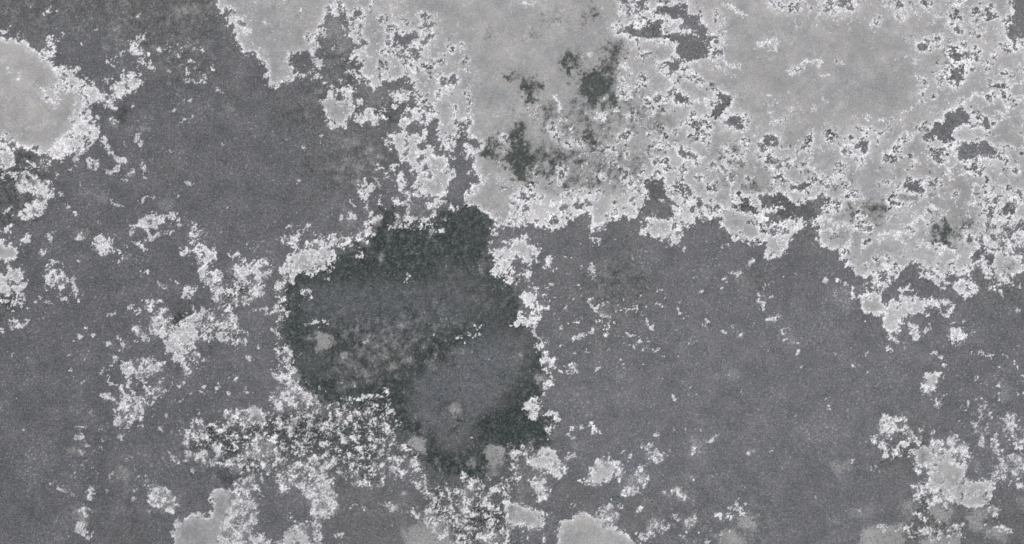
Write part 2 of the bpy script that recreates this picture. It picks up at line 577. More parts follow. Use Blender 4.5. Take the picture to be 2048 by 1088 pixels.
p -1.1/.3 90,975 120,960 140,900 230,790 220,770 300,680 350,700 400,680 400,800 420,870 480,910 580,900 600,990 650,1000 640,1040 700,1110 -40,1110 -40,985
p -1/.35 -40,480 20,440 100,420 150,500 200,540 270,550 310,490 360,500 400,480 470,480 500,510 460,580 430,610 410,650 300,690 230,790 130,700 -40,660
p -.9 160,390 360,380 370,410 280,450 200,440
d .55 -40,480 100,420 200,540 320,560 300,640 130,660 -40,640
d .35 300,540 420,640 400,700 300,700
de .4 300,410,70,24
p .6/.4 -20,400 60,390 90,430 50,480 -20,460
p .5/.4 140,450 180,430 190,490 160,520
p .7/.3 240,440 300,430 300,500 280,540 240,490
p .6/.35 320,460 370,450 400,480 350,510
p .5/.4 -20,570 100,550 110,590 40,630 -20,620
p .5/.4 110,690 180,650 290,670 290,710 230,760 180,790
p .2/.5 -20,680 110,700 200,790 190,860 120,860 -20,790
e -1 40,795,36,14
e -.9 10,700,20,30
p -1.2/.3 -20,0 80,20 70,60 30,80 -20,60
p .2/.5 0,200 100,200 240,130 240,180 160,260 60,300 0,260
p -1 30,310 100,325 130,350 80,370 50,350
e -.9 20,235,22,16
e -.9 105,212,18,9
de .8 80,340,50,26
p .35/.45 560,50 820,40 830,150 760,210 640,160 560,140
p -1.2/.25 740,40 790,35 795,130 740,140
e -1.1 630,100,18,24
e -1 580,125,9,12
e -.8 750,180,20,18
e -1 662,152,9,8
p .45/.5 480,270 560,290 640,380 600,410 530,400
e -1 490,340,15,16
e -1 615,385,24,20
e 1 555,330,22,24
p .55/.45 690,190 820,190 820,250 700,280
p .35/.4 1480,60 1560,40 1680,50 1840,60 1860,170 1720,210 1560,210 1490,170
p -1.2/.25 1515,100 1580,60 1650,70 1680,120 1720,70 1800,80 1810,130 1840,160 1720,140 1640,180 1560,195 1510,150
p .35/.5 1880,60 1980,90 1970,140 1890,130
e -.9 1910,70,14,10
p -1.1 1250,-20 1370,-20 1340,20 1280,15
p -1.1 1390,-20 1460,-20 1455,60 1400,30
p .35/.45 1030,10 1180,-10 1180,50 1080,50
e -1.1 1060,28,22,18
e -1 1155,12,12,12
p -.6/.5 1690,30 1740,20 1740,50 1690,60
s 8 1060,110 1070,150 1150,150 1200,200 1190,240
s 8 1490,160 1400,200 1440,280 1500,210
s 9 1430,310 1520,330 1640,290
s 8 1590,290 1650,230 1720,200
s 8 1610,380 1720,400 1770,450
s 10 1640,390 1625,520 1600,520
s 7 1350,440 1400,490
p .4/.45 1340,170 1400,160 1400,200 1360,200
p .35/.45 980,400 1110,340 1220,320 1350,350 1360,400 1240,465 1000,460
p -1.2/.25 1110,380 1160,350 1220,360 1210,400 1240,430 1170,460 1100,450 1130,420
p -1.1 1290,370 1330,360 1340,400 1280,440 1270,410
w .4 1130,480 1210,480 1200,520 1140,520
te -.06 1170,500,40,20
s 9 410,690 480,660 550,690 600,710 680,710 720,640
s 9 410,810 450,770 560,740 600,720
s 9 600,900 650,830 690,760 680,720
s 9 300,190 380,250 420,320 400,370
s 8 530,280 600,340
s 8 400,700 400,660 430,620 520,650
s 8 420,860 480,910
s 8 640,440 660,490
p -.25/.5 700,690 750,680 840,740 780,800 730,770
p .2/.5 700,610 780,610 770,660 710,650
de .8 900,585,30,45
p .35/.5 930,540 1000,520 980,560
s 10 1120,770 1180,660 1250,600 1330,580
e -.9 1230,630,10,20
s 8 1380,640 1420,590
s 16 1050,780 1110,780
d .95 1310,740 1350,700 1450,690 1460,750 1510,790 1490,850 1440,870 1400,830 1380,850 1340,860 1310,820
de -.6 1370,740,25,25
de .7 1590,690,60,26
de .6 1550,790,50,30
s 10 1090,800 1000,780 920,770
s 8 1090,860 1040,820
s 9 1200,860 1340,880 1390,930 1480,910
p .2/.5 1320,860 1480,880 1500,930 1340,920
p -1.1/.3 1580,820 1640,800 1650,850 1610,880
p -.05/.5 1690,540 1900,430 2070,420 2070,600 1980,600 1960,650 2070,680 2070,980 1960,980 1900,960 1800,900 1700,900 1660,800 1760,740 1750,640 1680,620
p .8/.4 1820,640 1870,650 1870,710 1810,700
p .8/.4 1670,680 1750,680 1750,740 1690,740
p .7/.4 1970,560 2070,540 2070,640 1990,640
p .35/.45 1870,440 2070,400 2070,520 1970,500 1900,480
e -1 1970,495,18,18
p -.9/.4 1890,550 1980,550 1960,620 1900,610
d .35 1700,540 1960,500 1960,640 1780,680
w .5 1890,550 1980,550 1960,620 1900,610
p .3/.5 1540,720 1640,740 1640,800 1580,820 1540,780
p -1.2/.3 1610,940 1720,890 1740,930 1700,990 1640,1020 1610,980
e .3 1780,975,58,52
e -1.1 1780,975,48,42
b .5 1840,820 2000,860 1900,930
p -1.1/.3 1000,1090 1140,1020 1220,990 1240,1030 1210,1110 1000,1110
p .3/.4 920,1010 1000,1010 1000,1080 930,1060
e .35 1240,1040,28,28
e .7 560,990,8,20
p -.1 540,950 600,960 610,1000 560,980
p .8/.3 640,990 690,1020 680,1060 650,1040
de .6 910,1000,50,16
de .5 1950,1020,40,30
p .5/.4 1860,1000 2070,970 2070,1040 1960,1060 1880,1040
p -.4/.5 1500,1060 1620,1040 1740,1030 1740,1100 1500,1110
t -.04 1200,400 1400,300 1650,300 1650,640 1300,640
p .6/.4 1440,950 1560,950 1600,1100 1500,1080
#A 02
p .35 -20,60 50,0 150,0 140,60 220,80 215,150 195,190 200,250 140,240 120,170 60,170 0,200 -20,160
p .8 40,0 130,0 120,70 50,60
e -.9 100,120,14,20
d .85 -20,200 130,200 160,250 80,310 -20,320
p -.15/.55 -20,220 160,220 140,300 -20,320
p .2 60,340 130,300 210,290 120,330
p -.3 200,240 300,290 260,310 200,280
p .25/.45 370,30 430,-10 540,0 560,60 520,100 510,170 480,180 440,120 390,140 370,150 390,90
e -.8 455,60,14,12
p .05 580,-10 610,-10 600,60 580,60
l 14 590,60 605,130 620,180
p .1 560,200 620,170 640,260 600,230
e .1 515,215,22,18
e .1 390,250,36,12
e .1 550,270,14,8
e .0 315,198,16,10
p .2 10,430 50,460 40,510 10,490
l 8 70,400 120,390 150,430 100,445 75,430
l 8 210,380 235,405 180,420
e .15 690,450,15,24
e .15 1060,290,36,18
e .05 1112,310,10,16
l 8 860,355 920,325
e -.05 980,345,14,9
e -.05 340,375,10,10
e -.0 650,515,26,16
e -.0 740,505,26,14
e .1 870,580,26,24
e -.15 940,520,22,16
p -.1 1110,0 1190,0 1180,40 1140,50
p .15 1150,250 1200,180 1230,230 1340,210 1340,230 1240,240 1230,300 1210,340 1160,280
l 7 1250,70 1310,140
l 8 1380,60 1440,90
p .1 1440,200 1480,100 1550,110 1550,210 1460,210
f .4 1390,120 1440,120 1440,160 1400,170
p .15 1590,0 1780,0 1780,80 1740,100 1640,100 1600,50
e .8 1740,40,30,26
p -.08/.55 1680,90 1840,70 2060,30 2060,240 1950,250 1880,300 1780,320 1700,260 1700,180
p .7 1860,-10 2060,-10 2040,30 1900,30
d .6 1740,80 1960,60 1950,270 1760,270
p .34/.06 1380,420 1440,430 1510,320 1560,350 1570,420 1590,450 1590,520 1560,580 1550,620 1480,650 1470,710 1390,710 1330,640 1310,560 1360,520
d .95 1370,350 1430,310 1490,330 1450,420 1400,410
p .05/.5 1210,330 1330,300 1380,340 1360,470 1320,520 1230,560 1200,480
p -.15/.5 1060,430 1210,430 1210,560 1060,560
p .1/.5 1520,280 1620,280 1700,320 1720,370 1640,430 1590,430
p -.05/.5 1600,450 1700,370 1860,340 1900,430 1960,430 1980,570 1880,580 1800,560 1700,570 1620,550
d .6 1610,470 1720,460 1760,420 1860,460 1890,540 1700,560 1620,520
de .5 1370,460,40,40
p -.1/.5 1540,620 1680,700 1660,740 1570,720 1560,800 1500,830 1400,760 1460,720
p .28/.4 960,740 1040,710 1120,740 1080,800 1060,830 1050,880 1040,940 1110,970 1110,1050 1070,1110 960,1110 980,960 970,880 1000,830
p .0/.5 1080,680 1250,680 1340,730 1300,790 1230,830 1180,910 1100,900 1060,820
d .3 1150,700 1330,680 1330,760 1180,760
p .1/.5 1080,830 1140,830 1160,890 1110,900
p -.15/.5 1130,940 1320,870 1320,960 1280,1010 1180,960
p -.25 1110,960 1280,960 1240,1100 1110,1100
f .35 1240,860 1330,870 1330,940 1250,940
p -.48 1340,740 2048,740 2048,1110 1340,1110
l 8 800,790 870,780
l 9 860,830 880,890 930,900
l 12 820,980 870,1000 930,1040
p -.62 450,560 950,560 950,900 450,900
e .0 1970,690,30,22
l 6 980,570 970,640
l 6 890,730 940,690
l 6 1010,610 1050,600
l 6 640,890 670,870
e .0 100,660,10,16
e -.2 560,790,16,10
#A 12
d .95 330,0 200,120 240,300 240,450 300,640 300,760 380,870 420,960 560,1000 600,1110 2250,1110 2290,800 2200,560 2170,430 2060,300 2060,120 1960,-20 330,-20
d -.3 520,130 1000,60 1240,120 1240,300 1000,480 760,470 600,300 400,290 330,200
d -.35 880,100 1160,60 1140,240 900,420 760,400
d -.3 1400,-20 1700,-20 1950,150 1800,300 1500,200
d -.35 1180,420 1400,430 1400,580 1200,570
d -.38 620,600 1280,420 1350,640 1150,800 1000,900 640,900 540,760
d -.6 1240,860 1500,740 1760,560 2048,440 2100,560 2160,800 2048,900 1900,1110 1250,1110
de -.35 420,700,120,110
de -.15 780,760,180,100
w .3 640,600 900,560 1260,560 1250,760 1000,840 660,760
w .7 1380,460 1480,460 1480,680 1380,680
w .6 1660,200 1740,200 1740,320 1660,320
p .0/.55 200,0 380,-10 300,80 220,180 230,280 270,330 220,420 180,500 240,560 290,640 300,700 270,760 340,860 380,920 480,1000 500,1110 130,1110 140,900 150,780 200,720 150,640 180,560 130,470 170,420 160,320 100,330 170,260 150,150
p .0/.55 -20,0 130,50 50,90 100,120 40,200 -20,220
l 7 -10,290 60,300 110,330
e .1 10,600,14,14
p .05/.5 330,220 380,150 460,160 450,220 390,250
f .95 470,480 590,490 600,560 540,650 480,610
fe .5 430,525,22,24
fe .6 320,840,30,30
p -.35/.5 380,380 600,370 600,430 380,430
p .1/.5 1680,500 1740,450 1790,410 1815,470 1800,500 1720,530
e -.6 1740,490,22,20
e .0 1630,525,24,20
fe .35 1500,545,24,20
fe .5 1440,670,24,18
fe .35 1410,740,40,40
fe .3 1690,290,24,24
fe .3 1600,640,80,30
fe .35 940,600,40,26
fe .3 1040,520,60,40
fe .25 720,700,60,40
fe .3 1010,660,60,30
fe .3 1180,680,60,30
fe .3 1170,420,50,30
fe .3 860,530,40,30
fe .3 1090,770,30,20
fe .25 680,930,40,40
e -.2 860,560,26,16
l 7 1190,90 1220,30 1250,20
p -.3 1190,60 1240,60 1240,130 1190,110
p .3/.45 1950,-20 2060,-20 2060,120 1990,100
p -.3/.5 500,0 580,40 560,80 510,30
p .05/.55 350,940 480,1000 500,1110 330,1110
p -.1/.5 670,1050 780,1030 790,1110 670,1110
p -.15/.5 880,990 1000,980 1050,1110 920,1070
p -.2/.5 960,930 1080,900 1080,940 980,960
p -.4/.5 780,980 1080,960 1100,1110 520,1110 560,1060
e -.1 520,940,16,24
e .0 680,880,12,12
p -.25 1400,500 1470,490 1450,570 1400,560
fe .5 1590,1075,50,26
#A 22
d .9 -20,-20 -20,1100 90,1100 160,990 240,960 260,860 250,780 220,660 180,560 100,450 30,420 20,320 60,270 30,140 -20,0
d -.45 -20,440 100,480 160,600 100,760 -20,840
p .1/.5 50,-10 170,-10 160,60 80,60 60,100 20,90
p .35/.4 50,140 100,170 170,100 210,120 230,180 190,240 150,280 70,270
p .45/.4 40,320 140,330 230,320 260,350 200,400 180,430 90,430 30,410
de .4 130,290,50,24
p -.1 150,250 240,250 240,310 160,310
p -.1 240,260 320,260 310,300 250,300
p -.3 210,100 240,110 240,200 210,200
l 10 180,430 190,520 230,560 270,580
p -.2/.5 140,540 230,560 240,660 180,640
p .25/.45 200,600 270,590 300,660 350,690 360,740 330,820 270,800 240,740 220,660
p .1/.5 260,860 310,830 350,880 300,920 280,970 240,980
p .35/.4 90,1110 110,1050 170,990 240,1000 210,1110
fe .75 80,650,28,24
fe .85 230,850,44,40
fe .7 150,1040,50,40
p .15 380,-10 450,10 430,60 400,40
l 10 650,10 650,40 635,60
e -.1 320,105,24,14
e .0 265,195,10,12
e .0 340,212,10,8
l 5 480,215 495,200
l 8 610,255 670,300 730,350 780,350 780,390
l 7 670,290 700,265 760,250
w .6 690,270 760,270 780,330 720,320
fe .25 730,300,40,30
p .15 700,460 740,430 790,410 800,450 740,470
e .0 720,410,14,12
p .1 445,400 500,375 525,375 520,410 490,420
e .05 400,455,14,20
l 9 530,530 590,490 660,480
e .0 630,220,14,12
e .05 430,292,12,8
l 8 930,495 970,505
e .1 1130,432,18,20
e .15 1552,410,20,26
e .1 1695,472,20,14
fe .6 1835,510,22,28
e -.1 1830,500,12,18
l 7 1330,290 1350,345
l 9 1705,35 1735,80
l 10 1760,5 1800,30 1840,15
l 9 1985,170 1985,240 2010,290 2030,250
p .0/.35 390,710 440,710 460,750 510,740 520,790 470,830 430,800
l 8 980,600 1020,550 1040,570
e -.05 1075,597,8,10
l 5 1100,545 1140,555
l 6 1110,620 1190,610
e .0 680,795,14,16
e .0 705,772,10,6
fe .6 860,815,20,16
e -.1 890,755,20,7
e .0 687,710,8,12
e .0 530,93,18,6
l 5 570,645 600,640
e -.15 770,640,24,9
e .0 850,520,12,7
l 5 835,300 870,315
l 5 910,315 1000,270
e .0 1332,240,8,12
e .0 1405,248,8,14
e -.1 1415,350,14,7
e .0 1415,555,7,7
e .0 1190,850,16,8
e .0 1835,955,8,12
e -.2 1300,1015,14,18
e .0 1525,158,12,8
e .0 1190,148,18,7
e -.1 1770,440,20,6
e -.1 1930,430,7,14
fe .25 1770,820,60,70
be 1 1770,820,60,70
d .16 560,-20 1100,-20 1150,200 1000,450 700,400 560,200
d .08 280,100 900,400 700,700 280,500
p -.63 280,80 1250,80 1250,700 280,850
d .2 1900,-20 2060,-20 2060,140 1950,140
#A 32
p .3/.45 740,-20 1020,-20 1020,60 960,100 930,180 880,150 870,100 820,40
p 1/.3 1260,-20 1460,-20 1400,60 1330,75 1290,60
l 8 1350,80 1370,100
l 9 1400,70 1440,90 1430,130 1400,140
p 1/.25 1480,120 1540,50 1620,60 1680,110 1640,190 1560,215 1510,180
t .06 1480,120 1540,50 1620,60 1680,110 1640,190 1560,215 1510,180
p .4 740,80 780,60 810,110 770,120
p .4 650,180 680,130 710,160 715,220 690,240 660,220
e -.6 695,205,8,8
p 1/.3 735,220 760,160 850,150 900,200 920,250 880,300 840,330 770,320 730,290
t -.05 750,210 860,170 900,240 840,310 760,290
p .5/.4 850,340 890,280 960,240 1050,240 1050,150 1180,80 1170,190 1240,210 1280,340 1230,350 1180,330 1110,370 1050,400 1080,440 1050,490 980,490 930,440 900,380 860,380
p 1/.3 920,360 1040,350 1060,440 1020,480 950,440
p .15/.4 1060,140 1170,90 1160,190 1080,200
e -.9 1080,220,16,16
e -.8 1080,395,14,14
te -.1 1140,230,34,30
te -.08 1000,315,60,24
te -.06 1150,295,40,20
p .1 760,380 800,340 820,360 790,400
p .1 1090,400 1140,410 1200,390 1215,450 1180,480 1130,450
e .9 1180,515,34,28
e .7 1180,440,26,30
l 14 1210,490 1260,470 1290,450
p .8/.35 1260,240 1310,190 1370,200 1385,270 1370,310 1310,300
l 12 1400,230 1450,250 1480,280 1450,310 1440,345 1400,350
p .35/.35 1430,520 1460,450 1510,440 1590,500 1600,540 1540,570 1500,600 1470,570
de .3 1495,525,24,12
p -.05 1590,480 1640,460 1640,500
l 5 1480,410 1520,395 1580,400
p .0/.5 490,-10 580,-10 570,50 530,100
e .1 460,75,18,16
e .1 630,95,14,16
p -.1 -20,90 60,80 30,120 -20,140
e .0 530,155,12,8
e -.2 30,200,20,20
p -.3/.5 1680,40 1840,20 1960,20 1960,80 1860,220 1760,150
d .35 1680,20 1840,40 1960,0 1960,80 1860,240 1760,150
p .0/.5 1840,20 1900,-10 1960,20 1950,80 1900,95 1850,60
p -.1/.5 1600,-10 1720,-10 1690,40
e .1 2005,115,12,20
de .2 1960,170,90,80
l 12 0,380 60,360
e .0 95,352,14,10
p .0 100,480 150,430 190,440 160,510 120,500
e .0 130,540,14,10
fe .4 180,555,30,24
e -.05 245,630,18,20
e .0 272,750,16,14
e .0 245,575,10,10
e .1 775,655,8,18
p .05 770,660 800,625 840,640 780,665
l 12 970,500 1010,540 1030,570
e .0 1080,605,18,10
fe .45 1190,635,30,16
l 8 1310,630 1340,640 1390,690
fe .2 1270,680,60,50
e -.1 670,740,18,20
e -.1 735,750,8,8
e -.1 970,625,20,14
fe .3 830,795,20,14
p .1 1370,760 1420,730 1460,770 1410,780
p .0 1350,800 1420,800 1420,840 1370,860
p 1/.3 1250,850 1290,790 1340,800 1380,860 1340,900 1270,890
t -.08 1250,850 1290,790 1340,800 1380,860 1340,900 1270,890
p .1/.5 1200,920 1240,880 1330,910 1360,950 1300,990 1230,970
p -.1/.5 1300,980 1420,1020 1380,1100 1340,1070
p -.57 1500,620 2048,560 2048,1110 1450,1110
e .0 1745,900,8,8
e .1 1735,1065,26,28
e .0 1610,1040,14,24
e .0 1790,665,20,14
e .0 1705,630,16,12
e -.0 2000,305,14,12
fe .2 1900,980,50,50
e -.1 485,1065,12,20
e -.05 460,1020,8,12
#A 03
p .0/.55 900,60 950,-20 1180,-20 1170,100 1080,120 980,180 920,150
p -.1 1120,100 1180,100 1160,150 1130,150
l 7 960,240 1030,195
e .0 640,235,26,22
e .0 800,182,12,16
e -.05 690,300,20,16
e .0 805,258,20,12
e .0 770,345,16,10
e .0 815,320,8,14
l 6 600,165 625,150 680,152
e .0 1320,65,16,12
e .1 1345,210,12,12
e -.1 1285,170,24,14
e .1 1035,408,12,10
e .0 735,50,10,20
fe .4 600,345,50,36
p -.25 590,340 640,320 670,360 610,380
p -.55 480,280 850,280 850,600 480,700
fe .55 980,530,50,60
p -.1/.3 960,560 1010,570 1010,600 960,590
l 8 870,570 890,530
fe .3 1020,610,30,40
e -.05 420,590,14,18
p -.25/.5 440,640 560,620 600,690 500,690
p -.1/.5 700,620 780,600 770,720 720,740 680,690
p .2/.3 600,830 680,770 740,820 690,880 650,860
p .25/.3 590,910 680,910 690,960 750,1000 700,1060 630,1010 600,960
fe .5 640,830,60,60
fe .6 650,930,50,60
e -.1 1080,545,22,10
p -.1/.5 1100,560 1230,570 1340,640 1430,700 1410,800 1380,860 1310,850 1200,780 1180,680
f .4 1200,640 1340,660 1420,720 1400,820 1320,840 1220,740
b .5 1150,580 1340,640 1430,700 1320,840 1180,700
p -.1 1050,650 1180,645 1180,670 1060,670
e .0 1075,728,20,14
e -.3 1190,830,20,20
p -.15/.5 1290,410 1390,360 1420,430 1330,460
l 5 1340,345 1365,357
l 5 840,650 870,652
d .6 1600,150 1800,130 2060,100 2060,520 1900,500 1850,420 1700,300 1580,300 1490,280
d .5 1640,300 1850,400 1900,560 1750,580 1700,420
p -.36/.58 1450,180 1640,120 2060,90 2060,520 1850,520 1640,470 1450,300
p .05/.5 1450,180 1540,120 1620,60 1640,130 1600,220 1540,210
p .05/.5 1450,370 1520,330 1650,400 1580,440 1480,430
p -.1/.5 1640,320 1740,260 1800,340 1760,440 1680,440
b .6 1640,320 1900,300 1900,560 1640,560
fe .45 1880,480,40,46
fe .45 1980,370,60,50
k .8 1890,540 1940,540 1930,590 1880,600
ke .7 1750,820,24,24
k .6 1760,590 1880,570 1860,630 1790,630
ke .4 1680,230,70,60
ke .35 1600,310,70,40
ke .35 1870,340,60,60
ke .4 2010,470,60,40
p .95/.35 1370,980 1420,900 1500,870 1600,830 1690,900 1700,740 1680,690 1740,630 1850,650 1860,800 1800,900 1750,1000 1760,1110 1420,1110
t -.05 1370,980 1420,900 1600,860 1690,900 1680,690 1850,650 1860,800 1800,900 1760,1110 1420,1110
p .1/.55 1860,600 2060,520 2060,850 2000,1110 1740,1110 1800,900
f .4 1860,640 1960,620 1960,800 1830,900
f .4 1760,960 1860,900 1960,1000 1900,1110 1760,1110
p -.25/.5 1250,1000 1360,1030 1360,1050 1260,1010
p -.2/.5 1480,440 1560,480 1560,530 1500,500
w .6 850,960 1150,950 1200,1110 900,1110
te .02 1030,1020,140,60
p .1/.55 1780,40 1850,30 2060,-20 2060,90 1900,90 1800,140
b .3 380,500 600,500 600,600 400,600
te .04 490,550,100,50
#A 13
p -.4/.58 -20,0 1080,-20 1150,100 1100,200 1300,380 1350,460 1400,640 1360,700 1200,520 1160,640 1100,520 950,640 800,660 700,560 600,580 660,740 650,840 560,880 530,950 440,930 430,780 360,700 330,600 250,680 140,690 150,560 -20,500
d .62 -20,120 200,120 500,60 850,60 1100,-20 1250,100 1100,220 860,280 500,300 300,260 -20,260
d .3 -20,260 850,280 850,440 300,400 -20,420
d .35 1100,200 1300,300 1300,460 1100,300
p .2/.5 330,520 450,430 640,420 560,520 620,600 640,740 650,830 560,870 460,890 430,760 400,640
p .2/.45 160,580 240,540 320,560 310,620 200,620
f .5 440,700 640,720 640,830 480,870
f .5 -20,220 130,260 140,380 -20,420
t .02 -20,220 130,260 140,380 -20,420
de .6 500,770,26,30
dl .75 30 890,340 890,480 920,600
ke .5 900,560,30,40
ke .4 700,460,30,20
fe .85 675,100,40,40
fe .5 270,170,34,50
p .5 -40,-20 60,0 100,100 30,140 -40,120
fe .75 1600,25,40,36
f .95 1215,270 1260,200 1340,240 1365,340 1330,375 1250,320
b .7 1215,270 1260,200 1340,240 1365,340 1330,375 1250,320
f .95 1820,300 1900,290 1980,320 1990,420 1900,480 1850,410
fe .45 1890,510,60,44
fe .5 1720,440,50,34
b .5 1660,400 1780,400 1780,490 1680,480
dl .9 14 1540,20 1560,65 1600,80 1645,65 1660,20
d .9 1060,-20 1200,30 1340,180 1500,150 1760,60 2060,-60 2060,320 1960,440 1800,560 1600,560 1400,480 1300,400 1200,260
d -.5 1280,-20 1480,-20 1500,60 1740,100 1760,300 1500,360 1380,140
d .35 1300,460 1700,560 2060,460 2060,600 1600,640 1400,600
d .4 1360,640 1600,600 1960,780 2060,600 2060,1000 1720,980 1690,820 1550,900 1360,780
k .55 1360,640 1480,660 1480,780 1360,760
k .75 1720,800 1860,780 1960,860 1940,960 1740,960
p -.33/.58 1360,640 2060,560 2060,1100 1560,1100 1300,900 1360,780
p -.15/.55 1280,850 1560,820 1720,860 1700,930 1400,910 1280,920
p -.25/.5 1180,790 1310,800 1290,860 1180,850
e -.25 1100,790,40,40
p -.05/.5 1620,520 1780,560 1780,600 1660,600
p .0/.5 1220,540 1370,620 1390,680 1330,690 1240,600
l 9 870,620 920,640 970,620
e .0 1170,680,24,9
f .75 1190,1000 1240,950 1400,910 1540,960 1560,1110 1190,1110
f .55 1620,640 1780,620 1760,700 1650,710
w .5 1620,640 1780,620 1760,700 1650,710
f .4 1620,740 1700,720 1720,830 1620,840
p .8/.4 1990,850 2060,800 2060,910 2000,900
f .5 1790,980 1900,960 1960,1060 1800,1110
p .45/.45 200,1050 300,920 430,920 440,1110 120,1110
p .5/.45 -20,980 90,1040 110,1110 -20,1110
t -.04 120,900 440,900 440,1110 120,1110
p -.05/.5 190,860 250,840 290,870 270,910
l 9 620,1020 690,1022
p -.15/.55 450,930 540,920 540,1110 450,1110
p -.1 -20,560 30,620 30,760 -20,760
e -.2 50,580,20,26
p -.4 -20,820 70,840 60,920 -20,960
w .4 560,640 1300,620 1160,1100 560,1000
e -.2 1030,780,40,26
de .5 1030,790,20,10
p -.4/.5 700,760 880,760 860,860 740,800
p -.3/.5 140,690 230,640 260,680 150,700
fe .5 1180,980,10,100
#A 23
d .95 -40,-20 60,-10 100,40 200,60 310,110 330,170 270,310 180,330 150,290 -40,340
d .5 -40,300 160,310 160,400 -40,400
p .2/.5 100,-20 200,-20 200,80 150,90
p .2/.5 230,50 330,0 370,80 330,110 270,90
p -.1/.5 290,130 350,150 340,240 290,250
p .45/.5 100,420 180,360 230,320 350,350 400,420 450,490 380,570 280,520 220,530 150,460
f .6 160,400 230,340 380,400 400,490 300,520
p -.1/.55 -40,300 160,310 160,420 -40,430
p -.2/.5 -20,440 100,480 100,560 -20,620
fe .55 160,280,24,40
l 9 440,420 490,380
l 7 440,420 440,350
fe .4 520,320,26,40
e .0 475,160,18,24
e .0 540,150,24,18
l 6 490,240 540,260
e .0 440,212,20,9
p .0/.45 600,150 640,110 680,150 750,160 660,215
p .7/.4 640,500 640,450 720,400 800,390 880,440 860,500 790,570 720,600 690,640 600,630 560,580
p -.05/.5 840,490 910,490 900,580 830,570
b .6 840,470 920,470 920,590 830,590
p .2/.5 560,570 700,590 690,640 600,630
w .5 700,420 800,420 760,490 680,490
p -.05/.5 850,350 1010,370 1000,410 880,400
p -.05/.5 1040,300 1110,260 1120,310 1210,370 1230,440 1170,430 1080,390 1080,520 1060,620 1000,710 900,710 880,630 960,590 1000,480 1050,410
f .3 1000,480 1080,440 1060,620 920,690 900,620
b .7 1040,280 1240,370 1240,440 1090,420 1080,640 880,710 880,600
p -.2/.5 1220,320 1290,310 1270,350 1240,370
p -.15 1400,250 1480,215 1480,250 1430,270
fe .3 1440,240,40,30
p -.25 1400,300 1490,310 1480,380 1420,390
fe .3 1440,340,50,50
e -.3 1590,250,34,24
fe .3 1595,250,36,30
be 1 1595,250,40,40
e .0 1930,355,20,20
fe .4 1930,350,34,24
e .0 1165,215,22,16
fe .5 1520,120,22,14
e .0 1385,122,9,9
e .0 1390,165,14,14
e .0 1297,162,8,8
f .3 780,280 840,240 860,260 800,310
p .0/.4 1270,640 1310,610 1400,640 1400,720 1390,790 1330,770 1300,720
f .45 1300,620 1400,630 1400,760 1320,760
p -.2 1370,530 1430,540 1480,570 1480,590 1400,570
fe .3 1420,560,60,30
p .95/.35 360,1030 400,920 470,880 580,840 670,870 720,930 840,940 900,1010 1000,1110 360,1110
t -.03 360,1030 400,920 580,840 720,930 840,940 1000,1110 360,1110
p -.0/.55 680,800 790,740 850,790 880,880 820,930 720,920
de .45 800,760,50,36
p .1/.5 1000,1000 1080,940 1170,870 1210,950 1130,1000 1080,1070 980,1080
f .4 1080,960 1170,870 1210,950 1110,1020
p 1/.35 -40,770 100,780 200,830 260,880 240,930 180,970 80,940 -40,900
t -.03 -40,770 100,780 200,830 260,880 240,930 180,970 80,940 -40,900
p .25/.45 160,560 250,560 290,640 290,720 250,770 200,730 160,670
f .6 170,570 250,560 290,700 230,760
p -.35 260,800 340,800 330,880 270,860
p -.4 400,730 600,760 560,800 420,800
w .6 -20,660 200,700 180,780 -20,760
w .6 400,560 640,620 600,800 420,800
w .6 880,700 1040,740 1000,960 880,940
p .1/.45 1340,920 1450,850 1480,930 1400,1000
f .5 1340,920 1450,850 1480,930 1400,1000
f .6 1790,880 1900,840 1970,900 1930,980 1830,950
f .6 1650,1020 1780,960 1900,1110 1660,1110
p -.25/.5 1600,840 1740,780 1860,720 1890,800 1780,880 1640,890
b .8 1600,840 1860,700 1900,800 1640,890
p -.15/.5 1640,1010 1780,950 1760,990 1680,1030
p -.15/.5 1790,860 1850,840 1830,930
p -.2/.5 990,760 1040,760 1040,880 1000,860
p -.45 1050,720 1560,720 1560,1110 1050,1110
p -.45 0,880 360,880 360,1110 0,1110
p -.3/.5 500,580 600,560 560,600
p -.1/.5 1500,1000 1560,1020 1570,1100 1520,1070
#A 33
p .3/.4 890,130 930,50 1000,80 1080,30 1090,110 1010,130 1070,180 1060,220 990,200 930,230 890,190
f .5 870,130 930,100 1060,160 1040,210 900,220
e -.5 990,215,24,20
d .55 1090,140 1240,200 1210,300 1120,290 1050,360 920,430 900,460 870,420 960,340 1060,250
p -.1/.55 1090,130 1240,190 1210,300 1120,300 1080,390 960,420 880,380 960,330 1060,250
w .7 1090,140 1240,200 1210,300 900,460
p -.3/.5 800,230 1000,210 1000,330 820,320
b .7 800,230 1000,210 1000,330 820,320
f .35 470,450 560,420 650,430 660,490 560,520
b .9 470,450 560,420 650,430 660,490 560,520
e .0 680,420,24,20
p .0/.5 1280,170 1350,150 1340,220 1290,220
p .1/.5 1130,460 1300,260 1450,290 1480,200 1560,260 1600,360 1650,370 1620,480 1560,590 1780,560 1850,640 1700,820 1480,780 1300,740 1280,560
p 1/.35 1140,380 1190,320 1320,310 1330,420 1280,450 1200,430
t -.1 1140,380 1190,320 1320,310 1330,420 1280,450 1200,430
b .5 1140,380 1190,320 1320,310 1330,420 1280,450 1200,430
p 1/.35 1280,500 1340,420 1450,370 1560,460 1590,490 1560,560 1480,620 1420,680 1350,660 1290,560
p 1/.35 1480,680 1560,600 1700,580 1800,640 1760,700 1720,800 1600,800 1500,760
t -.03 1480,680 1560,600 1700,580 1800,640 1760,700 1720,800 1600,800 1500,760
p .1/.5 1410,300 1480,190 1560,250 1600,370 1650,380 1610,450 1540,430 1480,340
